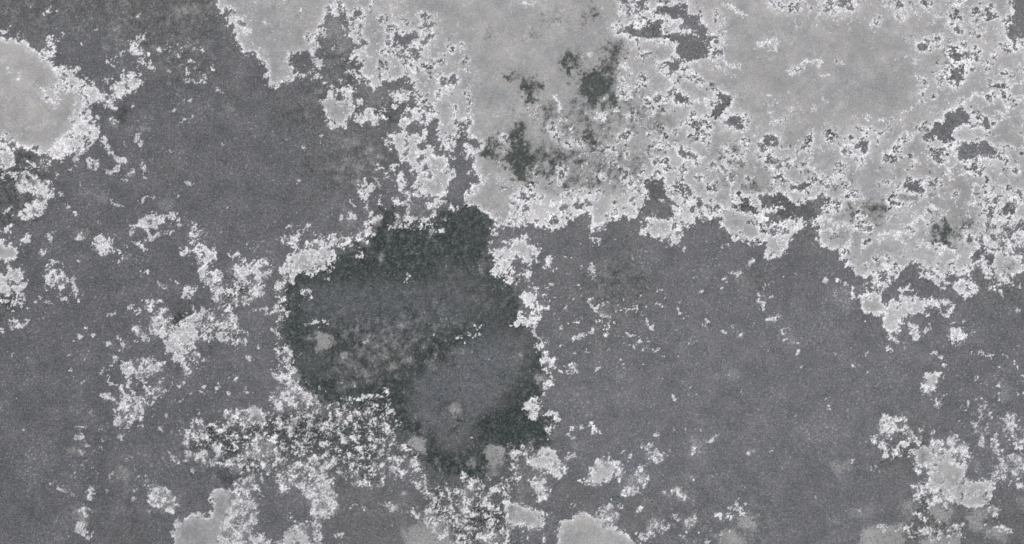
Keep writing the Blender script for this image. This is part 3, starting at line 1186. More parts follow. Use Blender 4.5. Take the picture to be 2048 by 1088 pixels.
s 8 1420,460 1560,450 1600,470
p .2/.5 1150,650 1270,560 1330,620 1380,730 1300,740 1180,760
f .6 1420,670 1500,660 1500,760 1380,740
d .6 1240,680 1330,680 1280,800 1280,880 1150,880 1200,790
p -.3/.55 1240,680 1340,680 1320,780 1280,880 1150,880
w .5 1150,780 1290,780 1280,900 1140,900
f .9 1300,800 1400,780 1480,850 1440,920 1310,890
p .1/.5 1310,760 1440,740 1450,800 1390,780 1310,800
t -.05 1300,800 1400,780 1480,850 1440,920 1310,890
f .8 1560,860 1700,840 1720,960 1660,1000
f .7 1720,980 1830,930 1950,990 1880,1060 1780,1040
p .0/.5 1720,960 1830,920 1960,980 1940,1020 1830,960 1740,1000
d .3 1100,900 1500,920 1480,1050 1100,1060
p -.35/.55 1100,920 1560,900 1560,1060 1110,1060
w .5 1100,900 1500,920 1480,1050 1100,1060
f .75 720,1110 760,980 900,930 1090,930 1100,1110
p -.2/.4 860,920 1100,930 1060,990 880,1000
f .75 1230,1030 1500,1000 1600,1110 1230,1110
f .3 1050,780 1150,700 1180,880 1080,880
f .25 640,840 700,800 840,800 840,870 650,880
e .0 710,815,20,12
p -.05/.55 1900,30 1980,40 2010,120 2060,200 2060,340 1990,300 1940,260 1890,180
l 10 1690,-10 1700,100 1680,170 1710,240
e .1 1715,265,24,24
p .1/.5 1780,210 1830,200 1840,270 1880,320 1880,430 1840,420 1790,310
p -.15/.5 1900,380 2060,370 2060,480 1960,480
p -.3/.55 1740,440 2060,440 2060,640 1800,600
b .6 1620,440 2060,380 2060,640 1800,600 1640,500
f .4 1640,430 1710,440 1700,500 1640,490
p -.5 1480,-10 1900,-10 1900,200 1740,420 1640,350 1560,200 1480,170
l 7 1690,300 1740,310
p -.2/.5 790,440 900,460 940,540 880,520
fe .3 790,470,40,20
p -.4/.5 1760,780 1880,780 1880,860 1720,880
d .3 1720,680 1820,680 1800,740 1740,740
d .25 1730,820 1860,830 1800,900 1720,880
l 6 1800,800 1870,820
w .5 1760,660 2060,620 2060,1110 1900,1110
fe .3 2020,760,50,50
#A 12
b .6 840,60 1180,40 1160,300 900,460 760,420
b .6 1240,800 1500,700 1900,420 2060,500 2100,800 1900,1100 1260,1100
b .4 400,0 1000,0 1000,300 600,300
b .5 1150,300 1700,250 1700,480 1200,560
#A 02
g -.05 -800,-600 1900,-200 1700,2800 -800,2800
#A 22
g .05 300,300 3400,300 3400,1900 300,1900
#A 11
g -.05 -1600,-900 1000,-900 1000,900 -1600,900
#A 30
g .0 -2000,-300 3000,-300 3000,1200 -2000,1200
#A 21
q 1 -100,0 2048,0 2048,1000 -100,800
#A 31
q .9 0,-100 2200,-100 2200,1300 0,1300
#A 30
q .75 1100,0 2200,0 2200,1100 1300,1100
q .7 0,0 900,0 700,130 0,250
q .7 0,500 300,1100 0,1100
q .12 300,250 1150,250 1200,1100 300,1100
#A 20
q .8 950,0 1700,0 1700,1100 700,1100 700,700
q .5 0,800 700,800 700,1100 0,1100
#A 10
q .8 650,-50 1650,200 1750,900 1700,1100 650,1100
q .3 -600,0 650,0 400,500 -600,400
#A 11
q .6 1000,0 1600,0 1600,500 1000,500
#A 00
w .35 -60,290 400,400 640,800 500,1250 -60,1250
t .05 -60,290 400,400 640,800 500,1250 -60,1250
#A 33
q .6 1100,200 2000,200 2000,1100 1100,1100
#A 13
d .4 200,100 900,60 1000,500 500,520 200,420
k .35 -20,60 300,60 300,140 -20,140
#A 12
m .8 580,380 1300,330 1500,600 1200,820 1000,960 620,960 500,800
m .4 300,100 1900,20 2000,400 1500,480 300,500
m .45 1000,750 1900,500 2050,900 1900,1100 1100,1100
m .5 1380,150 1800,150 1800,650 1380,650
#A 11
m .45 700,680 1850,640 1850,1100 600,1100
#A 13
m .8 -20,60 1080,-20 1250,300 1150,520 600,560 -20,480
m .6 1300,300 2000,300 2050,1000 1350,1000
#A 03
m .7 1450,150 2060,90 2060,560 1500,560
#A 00
m .6 800,-20 1750,-20 1780,130 1300,420 850,300
m .6 -20,-20 800,-20 700,240 -20,200
#A 10
m .7 420,430 850,430 850,740 300,1090 100,900 420,800
#A 11
m .8 560,20 1000,20 1100,240 900,420 560,420
#A 21
m .3 1000,300 1700,300 1700,700 1000,660
#A 31
m .5 -20,380 460,380 420,900 -20,700
m .4 1680,450 2060,450 2060,980 1600,980
#A 33
m .5 850,120 1260,120 1200,460 850,480
m .5 1080,640 1600,640 1600,1100 1080,1100
m .25 700,900 1100,900 1100,1100 700,1100
#A 32
m .3 1600,-20 2060,-20 2060,260 1700,260
#A 23
m .4 -20,400 300,400 300,780 -20,780
m .25 900,600 2060,600 2060,1100 900,1100
#A 13
z 1 -20,-100 1250,-100 1400,700 1250,1100 -20,1100
z 1 1180,880 1700,880 1700,1100 1180,1100
z .95 1300,560 2060,560 2060,860 1500,860
d .6 -20,80 300,60 700,180 900,60 1050,160 1000,340 700,420 400,330 -20,340
w .5 -20,80 500,80 500,340 -20,340
#A 03
z .85 350,200 2060,60 2060,1100 350,1100
d .6 1560,180 1840,160 2060,220 2060,440 1880,420 1700,330 1560,300
w .4 1560,180 2060,160 2060,480 1700,330
#A 23
z .75 -20,300 1560,180 1560,1100 -20,1100
#A 33
z .6 700,-20 2060,-20 2060,1100 700,1100
#A 32
z .6 1100,700 1500,700 1500,1100 1100,1100
z .6 1620,-40 2060,-40 2060,260 1700,260
#A 02
z .4 900,400 1400,400 1400,1100 900,1100
z .4 1500,740 2060,740 2060,1100 1500,1100
z .3 1600,60 2060,60 2060,600 1600,600
#A 12
z .35 -20,-20 340,-20 340,900 100,1100 -20,1100
#A 01
z .35 -20,300 420,330 420,700 -20,700
#A 13
ke .5 1600,25,74,64
ke .4 1300,280,90,110
ke .4 1900,380,110,110
#A 12
ke .4 535,560,90,100
d -.25 320,60 1900,60 2000,300 1500,460 300,460
k .25 1400,560 1640,540 1560,700 1250,830 1200,700
#A 10
l 22 440,290 465,360 455,430
l 22 500,500 470,570 490,610
l 14 330,600 300,620 260,640
f .3 570,150 690,150 720,270 770,370 720,430 650,400 620,320 570,270
f .25 880,720 1010,740 1010,830 900,830
p -.1 1600,960 1720,930 1720,1000 1640,1040
#A 00
f .3 870,150 960,150 980,260 900,320
f .25 1380,40 1600,30 1600,120 1400,140
f .22 1200,330 1330,360 1290,430 1220,420
m .6 850,250 1700,250 1700,700 1300,700 1240,400 850,400
#A 11
f .3 840,180 900,180 900,260 830,260
f .2 660,170 780,170 780,260 660,260
f .3 870,0 960,120 1000,200 880,190
#A 33
f .85 1240,1040 1500,1000 1600,1110 1230,1110
f .85 760,1000 900,940 1080,940 1100,1110 730,1110
f .5 1660,820 1760,800 1720,960 1600,960
f .4 1850,430 2060,400 2060,480 1900,500
#A 23
f .75 1800,880 1900,840 1970,900 1930,980 1830,950
f .7 1660,1020 1780,970 1900,1110 1670,1110
f .5 1060,900 1180,870 1210,950 1100,1010
f .4 880,600 1060,480 1060,640 920,700
f .5 150,560 260,560 290,720 200,740
#A 03
f .5 1200,650 1340,660 1420,720 1390,840 1290,820
#A 20
p .7/.4 1090,110 1180,100 1200,160 1120,190
p .75/.4 1260,150 1340,130 1370,210 1290,240
p .7/.4 1180,210 1280,200 1290,270 1200,290
p .6/.4 980,190 1060,170 1090,220 1010,240
p .6/.4 1400,60 1480,10 1490,90 1420,110
d .4 900,180 1100,150 1340,300 1100,310
#A 21
d .5 200,60 420,110 440,260 330,330 230,200
d .45 640,270 780,270 760,380 640,370
d .4 1080,20 1320,30 1320,110 1120,110
d .4 300,300 430,280 430,420 320,420
f .35 1840,430 2040,420 2060,540 1940,540
#A 31
d .45 640,560 960,520 960,640 700,800
d .35 1000,480 1240,470 1240,520 1000,520
d .4 480,290 660,320 660,420 500,420
#A 30
d .35 1380,380 1560,360 1580,690 1420,640
d .3 30,330 90,340 90,420 30,400
#A 12
d .6 180,100 330,0 240,120 250,300 250,450 310,640 320,780 240,820 180,640 190,420 200,260
m .5 180,0 420,0 380,900 180,900
m .45 1800,0 2100,0 2250,600 2200,1000 1900,1000 2000,500
#A 12
d -.32 340,60 1900,60 2000,420 1400,480 700,500 340,420
b .5 340,60 1900,60 2000,420 1400,480 700,500 340,420
#A 00
p .3/.2 420,540 560,545 640,560 640,660 760,690 820,780 780,830 700,850 740,930 800,1050 740,1130 640,1180 480,1230 380,1180 480,1100 560,1000 600,900 560,840 480,800 440,700
p .8 480,740 600,730 640,790 560,840 500,820
te .06 120,500,160,160
w .5 -60,500 300,500 460,900 400,1230 -60,1230
#A 21
d .22 120,60 1060,100 1060,420 400,440 300,300 140,260
d .3 1660,60 1900,100 1880,200 1760,380 1680,340
#A 20
d .2 700,560 1100,700 1300,1000 1000,1100 500,1100 400,900
#A 13
d .2 -20,260 850,260 850,600 300,640 -20,480
d .35 1360,640 2060,600 2060,1100 1600,1100
#A 33
d .25 1100,200 1280,200 1260,460 900,480 900,360
w .4 1100,200 1280,200 1260,460 900,480 900,360
'''

PX = 0.001            # one millimetre of stone per unit of the traced drawing
W_PX, H_PX = 2048, 1088
MX, MY = 132, 102     # the slab goes on past the framed part
STEP = 1.5
GX = int((W_PX + 2 * MX) / STEP) + 1
GY = int((H_PX + 2 * MY) / STEP) + 1


def blur(a, s):
    r = max(1, int(s * 3))
    k = np.exp(-0.5 * (np.arange(-r, r + 1) / s) ** 2)
    k /= k.sum()
    for ax in (0, 1):
        p = np.pad(a, [(r, r) if i == ax else (0, 0) for i in (0, 1)], mode='edge')
        o = np.zeros_like(a)
        for i, w in enumerate(k):
            o += w * (p[i:i + a.shape[0], :] if ax == 0 else p[:, i:i + a.shape[1]])
        a = o
    return a


def spectral(seed, beta, lo, hi=0.0):
    """Fractal noise, unit deviation: power falls with frequency, waves longer than LO or shorter than HI (drawing units) left out."""
    rng = np.random.default_rng(seed)
    ny, nx = GY, GX
    f = np.fft.rfft2(rng.standard_normal((ny, nx)))
    ky = np.fft.fftfreq(ny)[:, None] / STEP
    kx = np.fft.rfftfreq(nx)[None, :] / STEP
    k = np.sqrt(kx * kx + ky * ky) + 1e-9
    amp = k ** (-beta / 2.0) / (1 + (1 / (k * lo)) ** 6)
    if hi > 0:
        amp = amp * np.exp(-(k * hi) ** 2)
    a = np.fft.irfft2(f * amp, s=(ny, nx))
    return (a - a.mean()) / a.std()


def sstep(a, b, x):
    t = np.clip((x - a) / (b - a), 0, 1)
    return t * t * (3 - 2 * t)


PW, PH = W_PX // 2, H_PX // 2


def paint():
    """Read the traced outlines into coarse layers, one sample every two units."""
    L = {k: np.zeros((PH, PW)) for k in 'DFTBWKSVGQNMZU'}
    Hh = np.full((PH, PW), -1.0)
    Am = np.full((PH, PW), 0.30)
    ox = oy = 0

    def poly_mask(pts):
        p = np.array(pts) / 4.0
        x = (p[:, 0] + ox) / 2 - .5
        y = (p[:, 1] + oy) / 2 - .5
        x0, x1 = max(0, int(x.min())), min(PW, int(x.max()) + 2)
        y0, y1 = max(0, int(y.min())), min(PH, int(y.max()) + 2)
        if x1 <= x0 or y1 <= y0:
            return None
        yy = np.arange(y0, y1)[:, None] + 1e-4
        xx = np.arange(x0, x1)[None, :]
        m = np.zeros((y1 - y0, x1 - x0), bool)
        n = len(x)
        for i in range(n):
            ax, ay, bx, by = x[i], y[i], x[(i + 1) % n], y[(i + 1) % n]
            if ay == by:
                continue
            c = ((ay > yy) != (by > yy)) & (xx < (bx - ax) * (yy - ay) / (by - ay) + ax)
            m ^= c
        return slice(y0, y1), slice(x0, x1), m

    def ell_mask(v):
        cx, cy, rx, ry = v
        cx = (cx / 4 + ox) / 2 - .5
        cy = (cy / 4 + oy) / 2 - .5
        rx, ry = max(rx / 8, .9), max(ry / 8, .9)
        x0, x1 = max(0, int(cx - rx)), min(PW, int(cx + rx) + 2)
        y0, y1 = max(0, int(cy - ry)), min(PH, int(cy + ry) + 2)
        if x1 <= x0 or y1 <= y0:
            return None
        yy = np.arange(y0, y1)[:, None]
        xx = np.arange(x0, x1)[None, :]
        return slice(y0, y1), slice(x0, x1), ((xx - cx) / rx) ** 2 + ((yy - cy) / ry) ** 2 <= 1

    def line_dist(pts, w):
        p = np.array(pts) / 4.0
        x = (p[:, 0] + ox) / 2 - .5
        y = (p[:, 1] + oy) / 2 - .5
        w = max(w / 8, .8)
        e = 3 * w + 2
        x0, x1 = max(0, int(x.min() - e)), min(PW, int(x.max() + e) + 2)
        y0, y1 = max(0, int(y.min() - e)), min(PH, int(y.max() + e) + 2)
        yy = np.arange(y0, y1)[:, None]
        xx = np.arange(x0, x1)[None, :]
        d = np.full((y1 - y0, x1 - x0), 1e9)
        for i in range(len(x) - 1):
            dx, dy = x[i + 1] - x[i], y[i + 1] - y[i]
            t = np.clip(((xx - x[i]) * dx + (yy - y[i]) * dy) / (dx * dx + dy * dy + 1e-9), 0, 1)
            d = np.minimum(d, np.hypot(xx - x[i] - t * dx, yy - y[i] - t * dy))
        return slice(y0, y1), slice(x0, x1), d / w

    for ln in SHAPES.strip().splitlines():
        t = ln.split()
        if t[0].startswith('#'):
            c = t[-1]
            ox, oy = int(c[0]) * 512, int(c[1]) * 272
            continue
        op = t[0]
        val, _, am = t[1].partition('/')
        val = float(val)
        if op in 'sl' or op == 'dl':
            wd = val
            if op == 'dl':
                wd = float(t[2])
            pts = [tuple(map(float, q.split(','))) for q in t[(3 if op == 'dl' else 2):]]
            sy, sx, d = line_dist(pts, wd)
            if op == 's':
                L['V'][sy, sx] = np.maximum(L['V'][sy, sx], np.clip(1.25 - .5 * d, 0, 1))
            elif op == 'l':
                L['U'][sy, sx] = np.maximum(L['U'][sy, sx], np.clip(1.35 - .55 * d, 0, 1))
            else:
                L['D'][sy, sx] = np.maximum(L['D'][sy, sx], val * np.clip(1.6 - d, 0, 1))
            continue
        if len(op) == 2 or op == 'e':
            r = ell_mask(list(map(float, t[2].split(','))))
        else:
            r = poly_mask([tuple(map(float, q.split(','))) for q in t[2:]])
        if r is None:
            continue
        sy, sx, m = r
        if op == 'e' and val > -.45:
            v = list(map(float, t[2].split(',')))
            if max(v[2:]) < 42:
                yy = (np.arange(sy.start, sy.stop)[:, None] * 2 + 1 - oy) * 4
                xx = (np.arange(sx.start, sx.stop)[None, :] * 2 + 1 - ox) * 4
                q = np.hypot((xx - v[0]) / max(v[2], 7), (yy - v[1]) / max(v[3], 7))
                L['U'][sy, sx] = np.maximum(L['U'][sy, sx], np.clip(1.5 + .8 * val - .9 * q, 0, 1))
                continue
        ch = op[0].upper()
        if ch in 'PE':
            if val < -.4 and val > -.66 and ch == 'P':   # a loose scatter of specks on plain stone
                L['S'][sy, sx][m] = np.maximum(L['S'][sy, sx][m], 1 + val)
                continue
            Hh[sy, sx][m] = val
            Am[sy, sx][m] = float(am) if am else (.42 if -.9 < val < .5 else .30)
        elif ch in 'TDBWFKGQMZ':
            if ch == 'D' and val < 0:
                L['N'][sy, sx][m] = np.maximum(L['N'][sy, sx][m], -val * 2.1)
            elif ch in 'TG' or val < 0:
                L[ch][sy, sx][m] += val
            else:
                L[ch][sy, sx][m] = np.maximum(L[ch][sy, sx][m], val)
    Hb = blur(Hh, 1.25)
    return {'H': Hb, 'I': blur(Hh, 2.6), 'S': blur(L['S'], 9), 'V': L['V'], 'U': L['U'], 'G': blur(L['G'], 30), 'A': blur(Am, 2), 'Q': blur(L['Q'], 14), 'M': blur(L['M'], 7), 'Z': blur(L['Z'], 14), 'DW': blur(L['D'], 9), 'N': blur(L['N'], 9), 'D': blur(L['D'], 2.4), 'F': blur(L['F'], 1.7), 'T': blur(L['T'], 6),
            'B': blur(L['B'], 9), 'W': blur(L['W'], 9), 'K': blur(L['K'], 4)}


def cellular(seed, size, X, Y):
    """Distance gap between the nearest and second nearest of scattered points, and a random number for the nearest."""
    rng = np.random.default_rng(seed)
    n = int(max(W_PX + 2 * MX, H_PX + 2 * MY) / size) + 6
    jx, jy, val = rng.random((n, n)), rng.random((n, n)), rng.random((n, n))
    u, v = (X + MX) / size + 2, (Y + MY) / size + 2
    iu, iv = u.astype(int), v.astype(int)
    d1 = np.full(X.shape, 1e9)
    d2 = np.full(X.shape, 1e9)
    r = np.zeros(X.shape)
    for a in (-1, 0, 1):
        for b in (-1, 0, 1):
            p, q = np.clip(iu + a, 0, n - 1), np.clip(iv + b, 0, n - 1)
            d = np.hypot(p + jx[q, p] - u, q + jy[q, p] - v)
            c = d < d1
            d2 = np.where(c, d1, np.minimum(d2, d))
            r = np.where(c, val[q, p], r)
            d1 = np.where(c, d, d1)
    return (d2 - d1) * size, r


def make_fields():
    P = paint()
    X = (np.arange(GX) * STEP - MX)[None, :] + np.zeros((GY, 1))
    Y = (np.arange(GY) * STEP - MY)[:, None] + np.zeros((1, GX))

    def sample(a, wx=0, wy=0):
        u = (X + wx) / 2 - .5
        v = (Y + wy) / 2 - .5
        u = np.abs(u)
        u = np.clip(np.where(u > PW - 1, 2 * (PW - 1) - u, u), 0, PW - 1.001)
        v = np.abs(v)
        v = np.clip(np.where(v > PH - 1, 2 * (PH - 1) - v, v), 0, PH - 1.001)
        i, j = v.astype(int), u.astype(int)
        fv, fu = v - i, u - j
        return (a[i, j] * (1 - fv) * (1 - fu) + a[i + 1, j] * fv * (1 - fu) + a[i, j + 1] * (1 - fv) * fu + a[i + 1, j + 1] * fv * fu)

    wx, wy = spectral(1, 2.6, 60) * 4.0, spectral(2, 2.6, 60) * 4.0
    n1 = spectral(3, 2.75, 45)
    n2 = spectral(4, 1.5, 10)
    n3 = spectral(5, 3.0, 240)
    n4 = spectral(6, 2.2, 60)
    n5 = spectral(7, 1.2, 14)
    cells = spectral(8, 3.2, 22)
    n4b = spectral(11, 2.6, 110, 8)
    H = sample(P['H'], wx, wy)
    A = sample(P['A'], wx, wy)
    I = sample(P['I'], wx, wy)
    S = sample(P['S']) * (1 + .28 * n4)
    H = np.maximum(H, -1 + .82 * S)
    lace = np.exp(-(H / .5) ** 2)                         # where the drawing is neither bare nor solid
    ridge = 1 - 1.9 * np.abs(cells)                       # vein-like: thin walls between little pits
    sol = sstep(.5, .95, I)
    Hn = H + A * (1 - .35 * sol) * (.98 * n1 + .14 * n2) + lace * (.20 * ridge + .19 + .20 * n4b)
    U = sample(P['U'], .6 * wx, .6 * wy)
    Hn = np.where(U > .02, np.maximum(Hn, -.66 + .90 * U + .26 * n1 + .10 * n2), Hn)
    H = np.maximum(H, -1 + 1.1 * U)
    Q = sample(P['Q'])
    wob = 7 * n1
    e1, r1 = cellular(21, 92, X + 2.2 * wx + wob, Y + 2.2 * wy - wob)
    e2, r2 = cellular(22, 46, X + 1.6 * wx - wob * .6, Y + 1.6 * wy + wob * .6)
    gapn = spectral(12, 2.8, 90, 5)
    zone = Q * sstep(.3, .9, I) * (1 - sstep(.08, .35, sample(P['D'])))
    gap = np.maximum(sstep(24, 7, e1) * sstep(.3, .9, gapn + .15 * n1), .85 * sstep(13, 3, e2) * sstep(.9, 1.5, gapn + .2 * n1)) * np.clip(1.5 * zone, 0, 1)
    Hn = Hn - 1.5 * gap
    H = H - 1.0 * gap
    Zv = np.clip(sample(P['Z'], 3 * wx, 3 * wy) * (1 + .3 * n4b), 0, 1)
    out = sstep(-.05 - .22 * Zv, .07 + .40 * Zv, Hn)                            # anything lying on the dark stone
    O1 = blur(out, 3.4)                                   # how near a bare spot is, close by and farther off
    O2 = blur(out, 8.0)
    bare = sstep(.35, 1.4, n4b + .3 * n4)                 # stretches of edge without any crust
    O1 = O1 + (1 - O1) * .75 * bare
    line = np.maximum(sstep(7.5, 2.0, e1) * sstep(-1.0, -.2, gapn + .6 * n4b), sstep(3.8, .8, e2) * sstep(.2, .8, gapn - .6 * n4b)) * sstep(.15, .5, zone)
    V = sample(P['V'], wx, wy)
    inn = sstep(.74, .97, O1 + (.10 * n4 + .07 * n2) * np.clip((1 - O1) * 5, 0, 1)) * sstep(.32, .70, np.minimum(I + .05, H) + .13 * n4 + .10 * n1)
    seam = sstep(.28, .7, V + .14 * n1 + .10 * n2) * (V > .01)
    seam = np.maximum(seam, sstep(.3, .8, line + .16 * n2 * (line > .01)))
    inn = inn * (1 - seam)
    halo = np.clip((1 - O2) * 1.15 + .55 * blur(1 - inn, 3.2) + .1 * n4 * sstep(1, .93, O2) + .32 * sstep(.6, 2.2, n4 + .5 * n3 + .4 * n1), 0, 1)
    near = blur(out, 5.0)
    milk = np.clip((near * 1.3 - .12 + .25 * n4 * near) * (1 + 1.1 * Zv), 0, 1) * (1 - out) * sstep(-1.0, -.2, H)
    cells2 = spectral(10, 2.9, 13)
    fil = 1 - np.minimum(np.abs(cells2), np.abs(cells) * 1.2) * 2.0   # white threads
    lz = np.exp(-(H / .42) ** 2) * sstep(.40, .52, A)
    thick = np.clip(1.02 - .28 * sstep(.05, .5, U) * sstep(.1, -.5, sample(P['I'])) + .10 * n2 + .08 * n4 - Zv * (.33 - .15 * n2 - .16 * n1), .25, 1)
    cover = thick * (1 - lz * (1 - np.clip(.74 + .4 * sstep(.1, .75, fil) + .18 * n4, .4, 1)))
    lz2 = np.exp(-((H + .25) / .42) ** 2) * sstep(.40, .52, A)
    thread = sstep(.70, .96, fil + .12 * n2) * lz2 * sstep(-1.0, -.3, Hn + .2 * n4) * .85
    ns = spectral(9, 2.3, 14, 1.6)
    smudge = np.clip((ns + .55 * n3 + .4 * n4 - 1.75) * .5, 0, 1) + np.clip(.6 * (ns - 1.7), 0, .8) * sstep(.1, .35, S)
    crust = np.maximum(out * (1 - inn) * cover, thread * (1 - out))
    pale = out * inn
    D0 = sample(P['D'], wx * 1.6 + 3 * n1, wy * 1.6 - 3 * n1) * .88
    Nn = np.clip(sample(P['N'], wx, wy) * (1 + .35 * n4 + .25 * n1), 0, .92)
    D0 = D0 * (1 - Nn)
    dn = .18 * n4 + .17 * n1 + .06 * n2
    DW = sample(P['DW'], wx, wy)
    D = np.clip(1.28 * (D0 * .92 + dn * sstep(.03, .3, D0 + .7 * DW) * (1 - .35 * sstep(.7, 1, D0)) + .16 * DW) + .6 * gap * sstep(-1.2, .4, n4b), 0, 1)
    F = sample(P['F'], wx * .8, wy * .8)
    F = np.clip(F + .10 * n4 * sstep(.05, .4, F) + .06 * n2 * sstep(.05, .4, F), 0, 1)
    M = sample(P['M'], wx, wy)
    mot = n1 + .7 * n4 + .3 * n2
    F = np.clip(F * 1.35 + .62 * M * sstep(.3, 2.0, mot), 0, 1)
    D = np.clip(D + M * (.55 * sstep(.2, 1.7, -mot) - .3 * sstep(.2, 1.8, mot)), 0, 1)
    T = sample(P['T'], wx, wy) + sample(P['G'], 4 * wx, 4 * wy)
    B = sample(P['B'])
    Wm = sample(P['W'])
    K = np.clip(sample(P['K'], wx, wy) * (1 + .8 * n4 + .5 * n2), 0, 1)
    return dict(X=X, Y=Y, H=Hn, crust=crust, pale=pale, D=D, F=F, T=T, B=B, W=Wm, K=K, n1=n1, n2=n2, n3=n3, lobe=(r1 - .5 + .6 * (r2 - .5)) * zone, halo=halo, milk=milk, smudge=np.clip(smudge, 0, 1), n4=n4, n5=n5, cells=cells)


# ---------------------------------------------------------------- materials
def lin(r, g, b):
    f = lambda c: (c / 255 / 12.92) if c / 255 <= .04045 else ((c / 255 + .055) / 1.055) ** 2.4
    return (f(r), f(g), f(b), 1.0)


def stone_material(name, rough):
    """Speckled stone: base, grey mineral, white crust and green-black stain, mixed by the weights stored on the mesh."""
    m = bpy.data.materials.new(name)
    m.use_nodes = True
    nt = m.node_tree
    N, Lk = nt.nodes, nt.links
    bs = N['Principled BSDF']

    def node(t, **kw):
        n = N.new(t)
        for k, v in kw.items():
            setattr(n, k, v)
        return n

    def attr(a):
        n = node('ShaderNodeAttribute', attribute_name=a)
        s = node('ShaderNodeSeparateColor')
        Lk.new(n.outputs['Color'], s.inputs[0])
        return s.outputs[0], s.outputs[1], s.outputs[2], n.outputs['Alpha']

    def math_(op, a, b=None, c=None, clamp=False):
        n = node('ShaderNodeMath', operation=op, use_clamp=clamp)
        for i, v in enumerate((a, b, c)):
            if v is None:
                continue
            if isinstance(v, (int, float)):
                n.inputs[i].default_value = v
            else:
                Lk.new(v, n.inputs[i])
        return n.outputs[0]

    def mix(f, a, b):
        n = node('ShaderNodeMix', data_type='RGBA')
        for i, v in ((0, f), (6, a), (7, b)):
            if isinstance(v, (int, float, tuple)):
                n.inputs[i].default_value = v
            else:
                Lk.new(v, n.inputs[i])
        return n.outputs[2]

    def noise(scale, detail=2.0, rough_=.5):
        n = node('ShaderNodeTexNoise')
        n.inputs['Scale'].default_value = scale
        n.inputs['Detail'].default_value = detail
        n.inputs['Roughness'].default_value = rough_
        Lk.new(tc.outputs['Object'], n.inputs['Vector'])
        return n.outputs['Fac'], n.outputs['Color']

    def ramp(v, lo, hi):
        n = node('ShaderNodeMapRange', clamp=True, interpolation_type='SMOOTHSTEP')
        Lk.new(v, n.inputs[0])
        n.inputs[1].default_value, n.inputs[2].default_value = lo, hi
        return n.outputs[0]

    tc = node('ShaderNodeTexCoord')
    pale, crust, stain, halo = attr('mineral')
    film, smudge, soot, tone = attr('veil')
    blue, warm, fleck, milk = attr('tint')

    g1, _ = noise(360, 1.5, .7)          # grains of the stone
    g2, g2c = noise(120, 4.0, .68)
    g3, _ = noise(26, 4.0, .6)           # cloudy drifts
    g4, _ = noise(230, 1.0)
    pepper = ramp(g4, .66, .74)
    g5, _ = noise(240, 2.0)
    salt = ramp(g5, .58, .72)

    base = mix(ramp(g3, .3, .7), COL['base_a'], COL['base_b'])
    base = mix(math_('MULTIPLY', blue, .55), base, COL['blue'])
    base = mix(math_('MULTIPLY', warm, .55), base, COL['warm'])
    base = mix(math_('MULTIPLY', smudge, .75), base, COL['smudge'])
    base = mix(math_('MULTIPLY', salt, .35), base, COL['smudge'])
    base = mix(math_('MULTIPLY', pepper, .40), base, COL['pepper'])
    base = mix(math_('MULTIPLY', film, .95), base, COL['film'])
    base = mix(math_('MULTIPLY', math_('MULTIPLY', milk, .52), math_('SUBTRACT', 1.0, math_('MULTIPLY', stain, .8))), base, COL['milk'])

    pl = mix(ramp(g3, .3, .7), COL['pale_a'], COL['pale_b'])
    pl = mix(math_('MULTIPLY', warm, .45), pl, COL['pale_warm'])
    pl = mix(math_('MULTIPLY', blue, .40), pl, COL['pale_blue'])
    pl = mix(math_('MULTIPLY', halo, .85), pl, COL['halo'])
    pl = mix(math_('MULTIPLY', pepper, .22), pl, COL['pale_pepper'])
    col = mix(pale, base, pl)

    st = mix(ramp(g2, .40, .64), COL['stain_a'], COL['stain_b'])
    st = mix(math_('MULTIPLY', salt, .22), st, COL['smudge'])
    edge = math_('MULTIPLY', math_('SUBTRACT', 1.0, stain), 1.5, clamp=True)
    st = mix(math_('MULTIPLY', edge, .55), st, COL['stain_edge'])
    sw = math_('MULTIPLY', stain, math_('SUBTRACT', 1.0, math_('MULTIPLY', fleck, .95)), clamp=True)
    col = mix(math_('MULTIPLY', sw, .93), col, st)
    col = mix(math_('MULTIPLY', math_('MULTIPLY', soot, .9), math_('SUBTRACT', 1.0, fleck), clamp=True), col, COL['soot'])
    cr = mix(ramp(g2, .36, .66), COL['crust_a'], COL['crust_b'])
    col = mix(crust, col, cr)

    # grain and the slow drift of tone are part of the stone's own colour
    amp = math_('SUBTRACT', 1.9, math_('MULTIPLY', math_('ADD', pale, math_('MULTIPLY', crust, .6)), .85))
    gr = math_('ADD', math_('MULTIPLY', math_('SUBTRACT', g1, .5), amp), math_('MULTIPLY', math_('SUBTRACT', g2, .5), math_('MULTIPLY', amp, .38)))
    k = math_('ADD', math_('ADD', 1.0, gr), tone)
    hv = node('ShaderNodeVectorMath', operation='SCALE')
    Lk.new(col, hv.inputs[0])
    Lk.new(k, hv.inputs['Scale'])
    Lk.new(hv.outputs[0], bs.inputs['Base Color'])
    bs.inputs['Roughness'].default_value = rough
    bs.inputs['Specular IOR Level'].default_value = .25
    bump = node('ShaderNodeBump')
    bump.inputs['Strength'].default_value = .12
    bump.inputs['Distance'].default_value = .0006
    Lk.new(g2, bump.inputs['Height'])
    Lk.new(bump.outputs[0], bs.inputs['Normal'])
    return m


